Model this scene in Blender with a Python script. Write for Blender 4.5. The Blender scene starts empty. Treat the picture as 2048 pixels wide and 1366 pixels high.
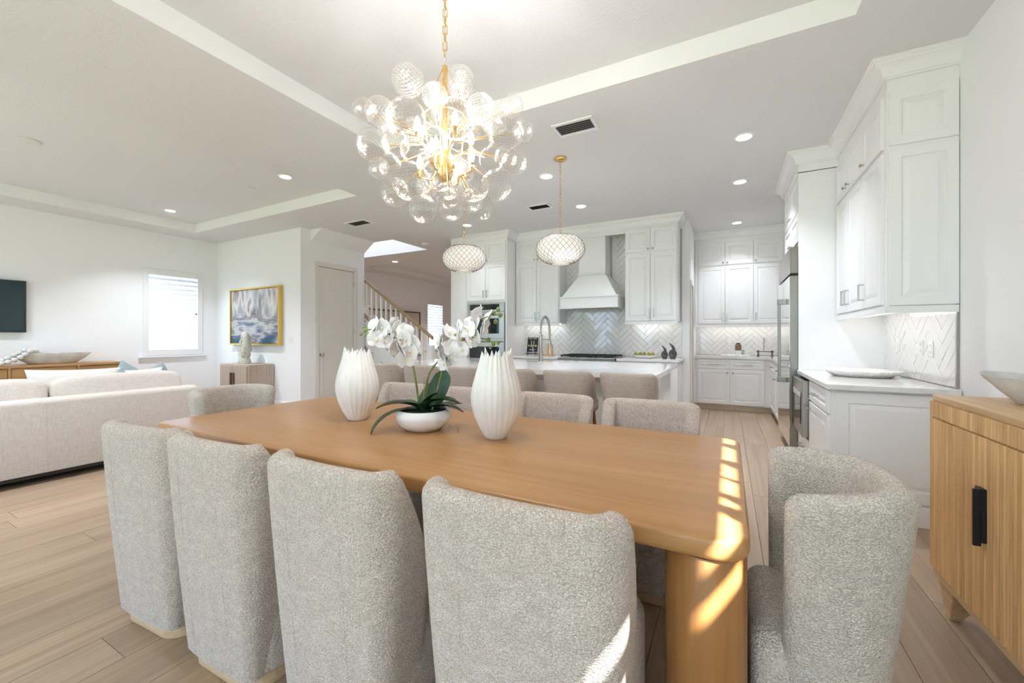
import bpy, bmesh, math, random
from mathutils import Vector, Matrix, noise

# ------------------------------------------------------------------ camera, sky, sun, exposure
scene = bpy.context.scene
COL = scene.collection
cam_data = bpy.data.cameras.new("camera")
cam_data.sensor_width = 36.0
cam_data.lens = 815.0 * 36.0 / 2048.0
cam_data.shift_y = -9.0 / 2048.0
cam_data.clip_start = 0.02
cam_data.clip_end = 200
cam = bpy.data.objects.new("camera", cam_data)
cam.location = (0, 0, 1.25)
cam.rotation_euler = (math.radians(90), 0, math.radians(27.9))
COL.objects.link(cam)
scene.camera = cam

world = bpy.data.worlds.new("sky")
scene.world = world
world.use_nodes = True
WORLD_STRENGTH = 3.6
wn = world.node_tree.nodes["Background"]
wn.inputs[0].default_value = (0.52, 0.715, 1.0, 1)
wn.inputs[1].default_value = WORLD_STRENGTH

sun_l = bpy.data.lights.new("sun", "SUN")
sun_l.energy = 20.0
sun_l.color = (1.0, 0.97, 0.93)
sun_l.angle = math.radians(0.55)
sun = bpy.data.objects.new("sun", sun_l)
SUN_DIR = Vector((-0.6, 0.5, -0.8))
sun.rotation_euler = SUN_DIR.to_track_quat("-Z", "Y").to_euler()
sun.location = (6, -5, 9)
COL.objects.link(sun)

scene.view_settings.view_transform = "Standard"
scene.view_settings.look = "None"
scene.view_settings.exposure = 0.9
scene.view_settings.gamma = 1.0
scene.view_settings.use_curve_mapping = False
scene.cycles.use_denoising = True
scene.cycles.max_bounces = 7
scene.cycles.glossy_bounces = 3
scene.cycles.transmission_bounces = 3
scene.cycles.diffuse_bounces = 5
scene.cycles.use_adaptive_sampling = True
scene.cycles.adaptive_threshold = 0.06
scene.cycles.adaptive_min_samples = 20
scene.cycles.transparent_max_bounces = 22
scene.cycles.sample_clamp_indirect = 6.0
scene.cycles.caustics_reflective = False
scene.cycles.caustics_refractive = False


def portal(loc, rot, sx, sy):
    l = bpy.data.lights.new("daylight_portal", "AREA")
    l.shape = "RECTANGLE"
    l.size = sx
    l.size_y = sy
    l.cycles.is_portal = True
    o = bpy.data.objects.new("daylight_portal", l)
    o.location = loc
    o.rotation_euler = rot
    COL.objects.link(o)


R90 = math.radians(90)
# wide patio openings in the wall behind the photographer, shining towards +y
portal((-0.9, -2.62, 1.3), (R90, 0, 0), 4.2, 2.5)
portal((-6.4, -2.62, 1.3), (R90, 0, 0), 4.6, 2.5)

rnd = random.Random(7)


# ------------------------------------------------------------------ materials
MATS = {}


def new_mat(name):
    m = bpy.data.materials.new(name)
    m.use_nodes = True
    nt = m.node_tree
    return m, nt, nt.nodes["Principled BSDF"]


def coords(nt, scale=(1, 1, 1), rand=0.0, rot=(0, 0, 0)):
    tc = nt.nodes.new("ShaderNodeTexCoord")
    mp = nt.nodes.new("ShaderNodeMapping")
    mp.inputs["Scale"].default_value = scale
    mp.inputs["Rotation"].default_value = rot
    nt.links.new(tc.outputs["Object"], mp.inputs["Vector"])
    if rand:
        oi = nt.nodes.new("ShaderNodeObjectInfo")
        ml = nt.nodes.new("ShaderNodeMath")
        ml.operation = "MULTIPLY"
        ml.inputs[1].default_value = rand
        nt.links.new(oi.outputs["Random"], ml.inputs[0])
        cb = nt.nodes.new("ShaderNodeCombineXYZ")
        for i in range(3):
            nt.links.new(ml.outputs[0], cb.inputs[i])
        nt.links.new(cb.outputs[0], mp.inputs["Location"])
    return mp.outputs["Vector"]


def ramp(nt, fac, stops):
    r = nt.nodes.new("ShaderNodeValToRGB")
    el = r.color_ramp.elements
    while len(el) < len(stops):
        el.new(0.5)
    for e, (p, c) in zip(el, stops):
        e.position = p
        e.color = (c[0], c[1], c[2], 1)
    nt.links.new(fac, r.inputs["Fac"])
    return r.outputs["Color"]


def mat(name, col, rough=0.5, metal=0.0, bump=None, emit=None, spec=None, coat=0.0, sheen=0.0, trans=0.0, ior=None, vary=None):
    """plain colour with optional noise relief (scale, strength) and colour variation (scale, amount)"""
    if name in MATS:
        return MATS[name]
    m, nt, b = new_mat(name)
    b.inputs["Base Color"].default_value = (*col, 1)
    b.inputs["Roughness"].default_value = rough
    b.inputs["Metallic"].default_value = metal
    if spec is not None:
        b.inputs["Specular IOR Level"].default_value = spec
    if coat:
        b.inputs["Coat Weight"].default_value = coat
    if sheen:
        b.inputs["Sheen Weight"].default_value = sheen
    if trans:
        b.inputs["Transmission Weight"].default_value = trans
    if ior:
        b.inputs["IOR"].default_value = ior
    if emit:
        b.inputs["Emission Color"].default_value = (*emit[0], 1)
        b.inputs["Emission Strength"].default_value = emit[1]
    if bump:
        v = coords(nt)
        nz = nt.nodes.new("ShaderNodeTexNoise")
        nz.inputs["Scale"].default_value = bump[0]
        nz.inputs["Detail"].default_value = 3
        nt.links.new(v, nz.inputs["Vector"])
        bp = nt.nodes.new("ShaderNodeBump")
        bp.inputs["Strength"].default_value = bump[1]
        bp.inputs["Distance"].default_value = 0.01
        nt.links.new(nz.outputs["Fac"], bp.inputs["Height"])
        nt.links.new(bp.outputs["Normal"], b.inputs["Normal"])
    if vary:
        v = coords(nt)
        nz = nt.nodes.new("ShaderNodeTexNoise")
        nz.inputs["Scale"].default_value = vary[0]
        nz.inputs["Detail"].default_value = 5
        nt.links.new(v, nz.inputs["Vector"])
        k = vary[1]
        c0 = [max(0, c * (1 - k)) for c in col]
        c1 = [min(1, c * (1 + k)) for c in col]
        nt.links.new(ramp(nt, nz.outputs["Fac"], [(0.35, c0), (0.65, c1)]), b.inputs["Base Color"])
    MATS[name] = m
    return m


def wood(name, dark, light, axis, scale=1.0, rough=0.45, objvary=0.0, rand=0.0, ring=26.0):
    """grain running along axis 0/1/2, colour offset per object when objvary is set"""
    if name in MATS:
        return MATS[name]
    m, nt, b = new_mat(name)
    b.inputs["Roughness"].default_value = rough
    sc = [ring * scale] * 3
    sc[axis] = 1.3 * scale
    v = coords(nt, tuple(sc), rand)
    n1 = nt.nodes.new("ShaderNodeTexNoise")
    n1.inputs["Scale"].default_value = 1.0
    n1.inputs["Detail"].default_value = 6
    n1.inputs["Roughness"].default_value = 0.65
    n1.inputs["Distortion"].default_value = 0.6
    nt.links.new(v, n1.inputs["Vector"])
    c = ramp(nt, n1.outputs["Fac"], [(0.30, dark), (0.62, light)])
    # broad figure
    sc2 = [5.0 * scale] * 3
    sc2[axis] = 0.7 * scale
    v2 = coords(nt, tuple(sc2), rand)
    n2 = nt.nodes.new("ShaderNodeTexNoise")
    n2.inputs["Scale"].default_value = 1.0
    n2.inputs["Detail"].default_value = 3
    nt.links.new(v2, n2.inputs["Vector"])
    mx = nt.nodes.new("ShaderNodeMix")
    mx.data_type = "RGBA"
    mx.blend_type = "MULTIPLY"
    mx.inputs[0].default_value = 0.55
    nt.links.new(c, mx.inputs[6])
    nt.links.new(ramp(nt, n2.outputs["Fac"], [(0.3, (0.78, 0.76, 0.74)), (0.65, (1, 1, 1))]), mx.inputs[7])
    out = mx.outputs[2]
    if objvary:
        oi = nt.nodes.new("ShaderNodeObjectInfo")
        mr = nt.nodes.new("ShaderNodeMapRange")
        mr.inputs["To Min"].default_value = 1 - objvary
        mr.inputs["To Max"].default_value = 1 + objvary * 0.5
        nt.links.new(oi.outputs["Random"], mr.inputs["Value"])
        hs = nt.nodes.new("ShaderNodeHueSaturation")
        nt.links.new(mr.outputs[0], hs.inputs["Value"])
        nt.links.new(out, hs.inputs["Color"])
        out = hs.outputs["Color"]
    nt.links.new(out, b.inputs["Base Color"])
    bp = nt.nodes.new("ShaderNodeBump")
    bp.inputs["Strength"].default_value = 0.12
    bp.inputs["Distance"].default_value = 0.004
    nt.links.new(n1.outputs["Fac"], bp.inputs["Height"])
    nt.links.new(bp.outputs["Normal"], b.inputs["Normal"])
    MATS[name] = m
    return m


def boucle(name, c0, c1, scale, strength, thread=(1, 1, 1.6)):
    """looped yarn: rounded cells as relief, darker between the loops"""
    m, nt, b = new_mat(name)
    b.inputs["Roughness"].default_value = 0.95
    b.inputs["Specular IOR Level"].default_value = 0.1
    b.inputs["Sheen Weight"].default_value = 0.25
    v = coords(nt, thread)
    nz = nt.nodes.new("ShaderNodeTexNoise")
    nz.inputs["Scale"].default_value = scale * 0.35
    nt.links.new(v, nz.inputs["Vector"])
    add = nt.nodes.new("ShaderNodeMixRGB")
    add.blend_type = "ADD"
    add.inputs[0].default_value = 0.012
    nt.links.new(v, add.inputs[1])
    nt.links.new(nz.outputs["Color"], add.inputs[2])
    vo = nt.nodes.new("ShaderNodeTexVoronoi")
    vo.inputs["Scale"].default_value = scale
    nt.links.new(add.outputs[0], vo.inputs["Vector"])
    n2 = nt.nodes.new("ShaderNodeTexNoise")
    n2.inputs["Scale"].default_value = scale * 0.12
    n2.inputs["Detail"].default_value = 4
    nt.links.new(v, n2.inputs["Vector"])
    mt = nt.nodes.new("ShaderNodeMath")
    mt.operation = "MULTIPLY_ADD"
    mt.inputs[1].default_value = 0.45
    nt.links.new(n2.outputs["Fac"], mt.inputs[0])
    nt.links.new(vo.outputs["Distance"], mt.inputs[2])
    nt.links.new(ramp(nt, mt.outputs[0], [(0.48, c1), (0.92, c0)]), b.inputs["Base Color"])  # crevice shade between the loops is put into the colour
    inv = nt.nodes.new("ShaderNodeMath")
    inv.operation = "SUBTRACT"
    inv.inputs[0].default_value = 1.0
    nt.links.new(vo.outputs["Distance"], inv.inputs[1])
    bp = nt.nodes.new("ShaderNodeBump")
    bp.inputs["Strength"].default_value = strength
    bp.inputs["Distance"].default_value = 0.008
    nt.links.new(inv.outputs[0], bp.inputs["Height"])
    nt.links.new(bp.outputs["Normal"], b.inputs["Normal"])
    MATS[name] = m
    return m


def linen(name, c0, c1, scale=260):
    m, nt, b = new_mat(name)
    b.inputs["Roughness"].default_value = 0.9
    b.inputs["Specular IOR Level"].default_value = 0.15
    outs = []
    for sc in ((scale, scale, 14), (14, scale * 0.08, scale)):
        v = coords(nt, sc)
        nz = nt.nodes.new("ShaderNodeTexNoise")
        nz.inputs["Scale"].default_value = 1.0
        nz.inputs["Detail"].default_value = 2
        nt.links.new(v, nz.inputs["Vector"])
        outs.append(nz.outputs["Fac"])
    mt = nt.nodes.new("ShaderNodeMath")
    mt.operation = "ADD"
    nt.links.new(outs[0], mt.inputs[0])
    nt.links.new(outs[1], mt.inputs[1])
    hf = nt.nodes.new("ShaderNodeMath")
    hf.operation = "MULTIPLY"
    hf.inputs[1].default_value = 0.5
    nt.links.new(mt.outputs[0], hf.inputs[0])
    nt.links.new(ramp(nt, hf.outputs[0], [(0.35, c0), (0.65, c1)]), b.inputs["Base Color"])
    bp = nt.nodes.new("ShaderNodeBump")
    bp.inputs["Strength"].default_value = 0.15
    bp.inputs["Distance"].default_value = 0.003
    nt.links.new(hf.outputs[0], bp.inputs["Height"])
    nt.links.new(bp.outputs["Normal"], b.inputs["Normal"])
    MATS[name] = m
    return m


def marble(name, base, vein, scale, rough):
    m, nt, b = new_mat(name)
    b.inputs["Roughness"].default_value = rough
    v = coords(nt)
    n1 = nt.nodes.new("ShaderNodeTexNoise")
    n1.inputs["Scale"].default_value = scale
    n1.inputs["Detail"].default_value = 8
    n1.inputs["Distortion"].default_value = 2.2
    nt.links.new(v, n1.inputs["Vector"])
    nt.links.new(ramp(nt, n1.outputs["Fac"], [(0.40, base), (0.485, vein), (0.53, base)]), b.inputs["Base Color"])
    MATS[name] = m
    return m


WALL = mat("wall_paint", (0.90, 0.90, 0.905), 0.75, bump=(90, 0.05))
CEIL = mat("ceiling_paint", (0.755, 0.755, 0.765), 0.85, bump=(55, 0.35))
TRIMW = mat("trim_paint", (0.88, 0.88, 0.875), 0.35)
CAB = mat("cabinet_paint", (0.88, 0.88, 0.875), 0.32)
DOORP = mat("door_paint", (0.80, 0.755, 0.70), 0.4)
GAP = mat("dark_gap", (0.10, 0.085, 0.07), 0.9)
TOE = mat("toe_kick_paint", (0.72, 0.62, 0.50), 0.5)
STEEL = mat("brushed_steel", (0.42, 0.405, 0.375), 0.28, 1.0)
STEELM = mat("polished_steel", (0.72, 0.715, 0.70), 0.10, 1.0)
NICKEL = mat("satin_nickel", (0.55, 0.54, 0.52), 0.25, 1.0)
BLACK = mat("matte_black_metal", (0.02, 0.02, 0.022), 0.4, 0.3)
IRON = mat("cast_iron", (0.012, 0.012, 0.013), 0.55)
BGLASS = mat("black_glass", (0.008, 0.01, 0.012), 0.03)
GOLD = mat("brushed_gold", (0.83, 0.55, 0.20), 0.25, 1.0)
GOLDL = mat("gold_leaf_frame", (0.78, 0.52, 0.12), 0.4, 0.85)
TILE = mat("glazed_white_tile", (0.84, 0.83, 0.815), 0.08, coat=0.3)
GROUT = mat("grout", (0.55, 0.54, 0.53), 0.9)
PLASTIC = mat("white_plastic", (0.85, 0.85, 0.85), 0.35)
SLOT = mat("socket_slot", (0.06, 0.06, 0.06), 0.6)
QUARTZ = marble("pale_quartz", (0.83, 0.81, 0.785), (0.765, 0.735, 0.70), 2.0, 0.07)
MARB = marble("white_marble", (0.86, 0.85, 0.83), (0.62, 0.59, 0.55), 6.0, 0.3)
FLOORW = wood("oak_floor_boards", (0.355, 0.243, 0.155), (0.48, 0.355, 0.248), 1, 1.0, 0.38, 0.13, 40.0)
TABLEW = wood("oak_table_veneer", (0.45, 0.225, 0.078), (0.54, 0.285, 0.11), 0, 1.1, 0.33)
LEGW = wood("oak_table_leg", (0.30, 0.125, 0.035), (0.41, 0.195, 0.065), 2, 1.1, 0.35, 0, 9.0)
SIDEW = wood("reeded_oak", (0.60, 0.34, 0.145), (0.84, 0.53, 0.25), 2, 1.4, 0.5, 0.06, 9.0)
SIDET = wood("sideboard_top_oak", (0.54, 0.34, 0.17), (0.74, 0.51, 0.29), 1, 1.4, 0.5)
PLINW = wood("chair_plinth_oak", (0.55, 0.38, 0.22), (0.70, 0.52, 0.33), 0, 1.4, 0.5)
CONSW = wood("honey_oak", (0.36, 0.19, 0.075), (0.50, 0.29, 0.12), 1, 1.0, 0.45)
GREYW = wood("washed_oak", (0.40, 0.315, 0.25), (0.53, 0.435, 0.355), 2, 1.3, 0.6)
RAILW = wood("handrail_oak", (0.33, 0.225, 0.125), (0.46, 0.335, 0.20), 0, 2.0, 0.4)
BOUC = boucle("cream_boucle", (0.60, 0.49, 0.415), (0.93, 0.80, 0.71), 200, 0.85)
BOUC2 = boucle("oatmeal_boucle", (0.60, 0.515, 0.44), (0.93, 0.845, 0.755), 185, 0.9)
SOFAF = linen("sofa_linen", (0.56, 0.50, 0.45), (0.72, 0.665, 0.61))
STOOLF = linen("stool_linen", (0.40, 0.325, 0.27), (0.58, 0.49, 0.42), 320)
PILLB = linen("blue_grey_linen", (0.26, 0.32, 0.34), (0.40, 0.47, 0.49))
PILLW = linen("ivory_linen", (0.68, 0.65, 0.61), (0.82, 0.79, 0.75))
STONE = mat("rough_pumice", (0.60, 0.58, 0.50), 0.95, bump=(70, 1.0), vary=(60, 0.25))
WASHB = mat("whitewashed_wood", (0.66, 0.65, 0.62), 0.8, vary=(9, 0.12), bump=(40, 0.3))
VASEM = mat("fluted_bisque", (0.86, 0.825, 0.785), 0.55, vary=(12, 0.04))
BOWLG = mat("pearl_glaze", (0.86, 0.85, 0.83), 0.12, coat=0.6)
PETAL = mat("orchid_petal", (0.90, 0.885, 0.88), 0.55, vary=(40, 0.03))
LIP = mat("orchid_lip", (0.86, 0.74, 0.48), 0.5)
LEAF = mat("orchid_leaf", (0.028, 0.075, 0.028), 0.3, vary=(14, 0.35))
STEMG = mat("orchid_stem", (0.17, 0.21, 0.055), 0.5, vary=(60, 0.3))
BUD = mat("orchid_bud", (0.20, 0.26, 0.06), 0.45)
MOSS = mat("dark_moss", (0.022, 0.03, 0.012), 0.95, bump=(120, 1.0))
LAMPW = mat("lamp_diffuser", (1, 1, 1), 0.5, emit=((1.0, 0.97, 0.93), 16.0))
UNDERL = mat("under_cabinet_diffuser", (1, 1, 1), 0.5, emit=((1.0, 0.95, 0.90), 2.0))
BULB = mat("warm_bulb", (1, 0.9, 0.7), 0.4, emit=((1.0, 0.80, 0.52), 12.0))


# ------------------------------------------------------------------ geometry helpers
class G:
    """collects vertices and faces in world (or local) coordinates, then builds one mesh object"""

    def __init__(self):
        self.v = []
        self.f = []

    def add(self, vs, fs):
        o = len(self.v)
        self.v += [tuple(p) for p in vs]
        self.f += [tuple(i + o for i in q) for q in fs]
        return self

    def box(self, x0, x1, y0, y1, z0, z1):
        v = [(x0, y0, z0), (x1, y0, z0), (x1, y1, z0), (x0, y1, z0), (x0, y0, z1), (x1, y0, z1), (x1, y1, z1), (x0, y1, z1)]
        return self.add(v, [(0, 3, 2, 1), (4, 5, 6, 7), (0, 1, 5, 4), (1, 2, 6, 5), (2, 3, 7, 6), (3, 0, 4, 7)])

    def hexa(self, p):
        return self.add(p, [(0, 3, 2, 1), (4, 5, 6, 7), (0, 1, 5, 4), (1, 2, 6, 5), (2, 3, 7, 6), (3, 0, 4, 7)])

    def loops(self, loops, cap0=True, cap1=True, closed=True):
        """skin a list of equal-length vertex loops"""
        n = len(loops[0])
        vs = [p for l in loops for p in l]
        fs = []
        for i in range(len(loops) - 1):
            for j in range(n if closed else n - 1):
                k = (j + 1) % n
                fs.append((i * n + j, i * n + k, (i + 1) * n + k, (i + 1) * n + j))
        if cap0:
            fs.append(tuple(reversed(range(n))))
        if cap1:
            fs.append(tuple((len(loops) - 1) * n + j for j in range(n)))
        return self.add(vs, fs)

    def lathe(self, prof, c=(0, 0, 0), seg=24, sx=1.0, sy=1.0):
        L = []
        for r, z in prof:
            L.append([(c[0] + sx * r * math.cos(2 * math.pi * j / seg), c[1] + sy * r * math.sin(2 * math.pi * j / seg), c[2] + z) for j in range(seg)])
        return self.loops(L)

    def tube(self, pts, r, seg=8, closed=False):
        pts = [Vector(p) for p in pts]
        n = len(pts)
        rr = r if isinstance(r, (list, tuple)) else [r] * n
        L = []
        prev = None
        for i, p in enumerate(pts):
            if closed:
                d = pts[(i + 1) % n] - pts[i - 1]
            else:
                d = pts[min(i + 1, n - 1)] - pts[max(i - 1, 0)]
            d.normalize()
            if prev is None:
                a = Vector((0, 0, 1)) if abs(d.z) < 0.9 else Vector((1, 0, 0))
                u = d.cross(a).normalized()
            else:
                u = (prev - d * prev.dot(d)).normalized()
            prev = u
            w = d.cross(u)
            L.append([tuple(p + (u * math.cos(2 * math.pi * j / seg) + w * math.sin(2 * math.pi * j / seg)) * rr[i]) for j in range(seg)])
        if closed:
            L.append(L[0])
            return self.loops(L, False, False)
        return self.loops(L)

    def ball(self, c, r, seg=16, rings=10, sz=1.0, e1=1.0, e2=1.0, rot=None):
        """ellipsoid; exponents below 1 square it off"""
        rx, ry, rz = r if isinstance(r, (list, tuple)) else (r, r, r * sz)

        def sp(x, e):
            return math.copysign(abs(x) ** e, x)

        L = []
        for i in range(rings + 1):
            t = -math.pi / 2 + math.pi * i / rings
            if i == 0:
                t += 0.02
            if i == rings:
                t -= 0.02
            ring = []
            for j in range(seg):
                p = 2 * math.pi * j / seg
                q = Vector((rx * sp(math.cos(t), e1) * sp(math.cos(p), e2), ry * sp(math.cos(t), e1) * sp(math.sin(p), e2), rz * sp(math.sin(t), e1)))
                if rot is not None:
                    q = rot @ q
                ring.append((c[0] + q.x, c[1] + q.y, c[2] + q.z))
            L.append(ring)
        return self.loops(L)

    def mesh(self, name, bevel=0.0, seg=1, smooth=False, sharp=40, weld=False):
        me = bpy.data.meshes.new(name)
        me.from_pydata(self.v, [], self.f)
        bm = bmesh.new()
        bm.from_mesh(me)
        if weld:
            bmesh.ops.remove_doubles(bm, verts=bm.verts, dist=1e-5)
        bmesh.ops.recalc_face_normals(bm, faces=bm.faces)
        if bevel > 0:
            ed = [e for e in bm.edges if len(e.link_faces) == 2 and e.calc_face_angle(0) > 0.5]
            bmesh.ops.bevel(bm, geom=ed, offset=bevel, segments=seg, profile=0.5, affect="EDGES", clamp_overlap=True)
        bm.to_mesh(me)
        bm.free()
        if smooth:
            me.polygons.foreach_set("use_smooth", [True] * len(me.polygons))
            me.set_sharp_from_angle(angle=math.radians(sharp))
        return me

    def build(self, name, m, parent=None, **kw):
        return obj(name, self.mesh(name, **kw), m, parent)


def obj(name, me, m, parent=None):
    o = bpy.data.objects.new(name, me)
    if m is not None and not me.materials:
        me.materials.append(m)
    COL.objects.link(o)
    if parent is not None:
        attach(o, parent)
    return o


def attach(o, parent):
    o.parent = parent
    if parent.type == "EMPTY":
        o.matrix_parent_inverse = Matrix.Translation(-parent.location)


def tag(o, label, cat, group=None):
    o["label"] = label
    o["category"] = cat
    if group:
        o["group"] = group
    return o


def thing(name, label, cat, loc=(0, 0, 0), group=None):
    o = bpy.data.objects.new(name, None)
    o.empty_display_size = 0.1
    o.location = loc
    COL.objects.link(o)
    return tag(o, label, cat, group)


def struct(o):
    o["kind"] = "structure"
    return o


def dup(root, loc, rz, label):
    """a copy of a thing with its parts and sub-parts; alike pieces share mesh data"""
    r = root.copy()
    COL.objects.link(r)
    r.location = loc
    r.rotation_euler = (0, 0, rz)
    r["label"] = label
    for ch in list(root.children):
        c = ch.copy()
        COL.objects.link(c)
        c.parent = r
        for g in list(ch.children):
            d = g.copy()
            COL.objects.link(d)
            d.parent = c
    return r


def sweep(path, prof, closed=False):
    """sweep a moulding profile (out, z) along a plan path; out is to the right of travel"""
    n = len(path)
    L = []
    for i, (x, y) in enumerate(path):
        d0 = d1 = None
        if i > 0 or closed:
            q = path[i - 1]
            d0 = Vector((x - q[0], y - q[1])).normalized()
        if i < n - 1 or closed:
            q = path[(i + 1) % n]
            d1 = Vector((q[0] - x, q[1] - y)).normalized()
        d0 = d0 or d1
        d1 = d1 or d0
        n0 = Vector((d0.y, -d0.x))
        n1 = Vector((d1.y, -d1.x))
        m = (n0 + n1).normalized()
        k = 1.0 / max(0.3, m.dot(n0))
        L.append([(x + m.x * o * k, y + m.y * o * k, z) for o, z in prof])
    g = G()
    g.loops(L)
    return g


class Fr:
    """front face of a cabinet: a along the width, b up, c outwards"""

    def __init__(self, o, u, n):
        self.o = Vector(o)
        self.u = Vector(u)
        self.n = Vector(n)

    def p(self, a, b, c):
        q = self.o + self.u * a + self.n * c
        return (q.x, q.y, q.z + b)

    def box(self, g, a0, a1, b0, b1, c0, c1):
        P = self.p
        return g.hexa([P(a0, b0, c0), P(a1, b0, c0), P(a1, b0, c1), P(a0, b0, c1), P(a0, b1, c0), P(a1, b1, c0), P(a1, b1, c1), P(a0, b1, c1)])


def panel(fr, a0, a1, b0, b1, th=0.02, st=0.055):
    """raised-panel door or drawer front"""
    st = min(st, (b1 - b0) * 0.26, (a1 - a0) * 0.26)
    rz = min(0.03, st * 0.55)
    lv = [(0, 0.0), (0, th - 0.003), (0.003, th), (st, th), (st + 0.005, th - 0.011), (st + 0.010, th - 0.011), (st + 0.010 + rz, th - 0.002)]
    L = []
    for ins, c in lv:
        L.append([fr.p(a0 + ins, b0 + ins, c), fr.p(a1 - ins, b0 + ins, c), fr.p(a1 - ins, b1 - ins, c), fr.p(a0 + ins, b1 - ins, c)])
    return G().loops(L)


def knob(fr, a, b, c, parent):
    g = G()
    P = fr.p
    prof = [(0.006, 0), (0.006, 0.012), (0.012, 0.017), (0.015, 0.023), (0.012, 0.029), (0.004, 0.032)]
    L = []
    for r, d in prof:
        L.append([P(a + r * math.cos(k * math.pi / 5), b + r * math.sin(k * math.pi / 5), c + d) for k in range(10)])
    g.loops(L)
    return g.build("knob", NICKEL, parent, smooth=True, sharp=60)


def pull(fr, a, b, c, ln, vert, parent, r=0.006, out=0.032):
    g = G()
    if vert:
        fr.box(g, a - r, a + r, b - ln / 2, b + ln / 2, c + out - r, c + out + r)
        for e in (-1, 1):
            q = b + e * (ln / 2 - r)
            fr.box(g, a - r, a + r, q - r, q + r, c, c + out - r)
    else:
        fr.box(g, a - ln / 2, a + ln / 2, b - r, b + r, c + out - r, c + out + r)
        for e in (-1, 1):
            q = a + e * (ln / 2 - r)
            fr.box(g, q - r, q + r, b - r, b + r, c, c + out - r)
    return g.build("pull", NICKEL, parent, bevel=0.0015)


def front(t, fr, a0, a1, b0, b1, hw=None, name="door", gap=0.0032):
    d = panel(fr, a0 + gap, a1 - gap, b0 + gap, b1 - gap).build(name, CAB, t)
    if hw:
        k = hw[0]
        if k == "knob":
            knob(fr, hw[1], hw[2], 0.02, d)
        elif k == "v":
            pull(fr, hw[1], hw[2], 0.02, 0.13, True, d)
        elif k == "h":
            pull(fr, hw[1], hw[2], 0.02, 0.15, False, d)
    return d


def superrect(hx, hy, r, n=6):
    """rounded rectangle outline, counter-clockwise"""
    pts = []
    for cx, cy, a0 in ((hx - r, hy - r, 0), (-hx + r, hy - r, 90), (-hx + r, -hy + r, 180), (hx - r, -hy + r, 270)):
        for k in range(n + 1):
            a = math.radians(a0 + 90 * k / n)
            pts.append((cx + r * math.cos(a), cy + r * math.sin(a)))
    return pts


def slab(outline, z0, z1, er, n=4, c=(0, 0)):
    """extrude an outline with rounded top and bottom edges (insets along the outline normals)"""
    m = len(outline)
    nor = []
    for i in range(m):
        a = Vector(outline[i - 1])
        b = Vector(outline[(i + 1) % m])
        d = (b - a).normalized()
        nor.append((d.y, -d.x))

    def ring(ins, z):
        return [(c[0] + p[0] - q[0] * ins, c[1] + p[1] - q[1] * ins, z) for p, q in zip(outline, nor)]

    L = []
    r0, r1 = er if isinstance(er, (list, tuple)) else (er, er)
    if r0:
        for k in range(n):
            a = math.pi / 2 * k / n
            L.append(ring(r0 * (1 - math.sin(a)), z0 + r0 * (1 - math.cos(a))))
    L.append(ring(0, z0 + r0))
    L.append(ring(0, z1 - r1))
    if r1:
        for k in range(1, n + 1):
            a = math.pi / 2 * k / n
            L.append(ring(r1 * (1 - math.cos(a)), z1 - r1 + r1 * math.sin(a)))
    return G().loops(L)


def tub(path, th, z0, ztop, taper, nz=6, nr=6):
    """upholstered shell along an open plan path; ztop(i) gives the rim height, taper(z) the inset of the outside"""
    n = len(path)
    st = []
    for i in range(n):
        a = Vector(path[max(i - 1, 0)])
        b = Vector(path[min(i + 1, n - 1)])
        d = (b - a).normalized()
        st.append((Vector(path[i]), d, ztop(i), 1.0))
    r = th / 2
    ext0, ext1 = [], []
    for k in range(1, 5):
        f = math.radians(90 * k / 4)
        s = max(0.06, math.cos(f))
        p, d, z, _ = st[0]
        ext0.append((p - d * r * math.sin(f), d, z - r * (1 - s), s))
        p, d, z, _ = st[-1]
        ext1.append((p + d * r * math.sin(f), d, z - r * (1 - s), s))
    st = list(reversed(ext0)) + st + ext1
    L = []
    for p, d, zt, s in st:
        nn = Vector((d.y, -d.x))
        zt = max(zt, z0 + 0.1)
        sec = []
        for k in range(nz):
            z = z0 + (zt - r - z0) * k / (nz - 1)
            sec.append((taper(z) - r + r * s, z))
        for k in range(1, nr):
            a = math.pi * k / nr
            sec.append((taper(zt) - r + r * s * math.cos(a), zt - r + r * math.sin(a)))
        for k in range(nz):
            z = zt - r - (zt - r - z0) * k / (nz - 1)
            sec.append((taper(z) - r - r * s, z))
        L.append([(p.x + nn.x * o, p.y + nn.y * o, z) for o, z in sec])
    return G().loops(L)


def cells(x0, x1, y0, y1, holes):
    xs = sorted({x0, x1, *[h[0] for h in holes], *[h[1] for h in holes]})
    ys = sorted({y0, y1, *[h[2] for h in holes], *[h[3] for h in holes]})
    out = []
    for i in range(len(xs) - 1):
        for j in range(len(ys) - 1):
            cx, cy = (xs[i] + xs[i + 1]) / 2, (ys[j] + ys[j + 1]) / 2
            if not (x0 < cx < x1 and y0 < cy < y1):
                continue
            if any(h[0] < cx < h[1] and h[2] < cy < h[3] for h in holes):
                continue
            out.append((xs[i], xs[i + 1], ys[j], ys[j + 1]))
    return out


def wall(name, axis, c0, c1, a0, a1, z0, z1, holes=(), m=None):
    g = G()
    for p, q, r, s in cells(a0, a1, z0, z1, list(holes)):
        if axis == "x":
            g.box(c0, c1, p, q, r, s)
        else:
            g.box(p, q, c0, c1, r, s)
    return struct(g.build(name, m or WALL, weld=True))


# key planes of the house
XR, XL, YB = 1.30, -8.95, -2.60
CZ, TZ = 3.10, 3.255
YK = 6.95      # kitchen back wall
YP = 8.42      # pantry back wall
YL = 4.40      # living room far wall
XD = -6.36     # wall with the closet door
XS = -4.61     # wall stub left of the ovens


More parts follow.
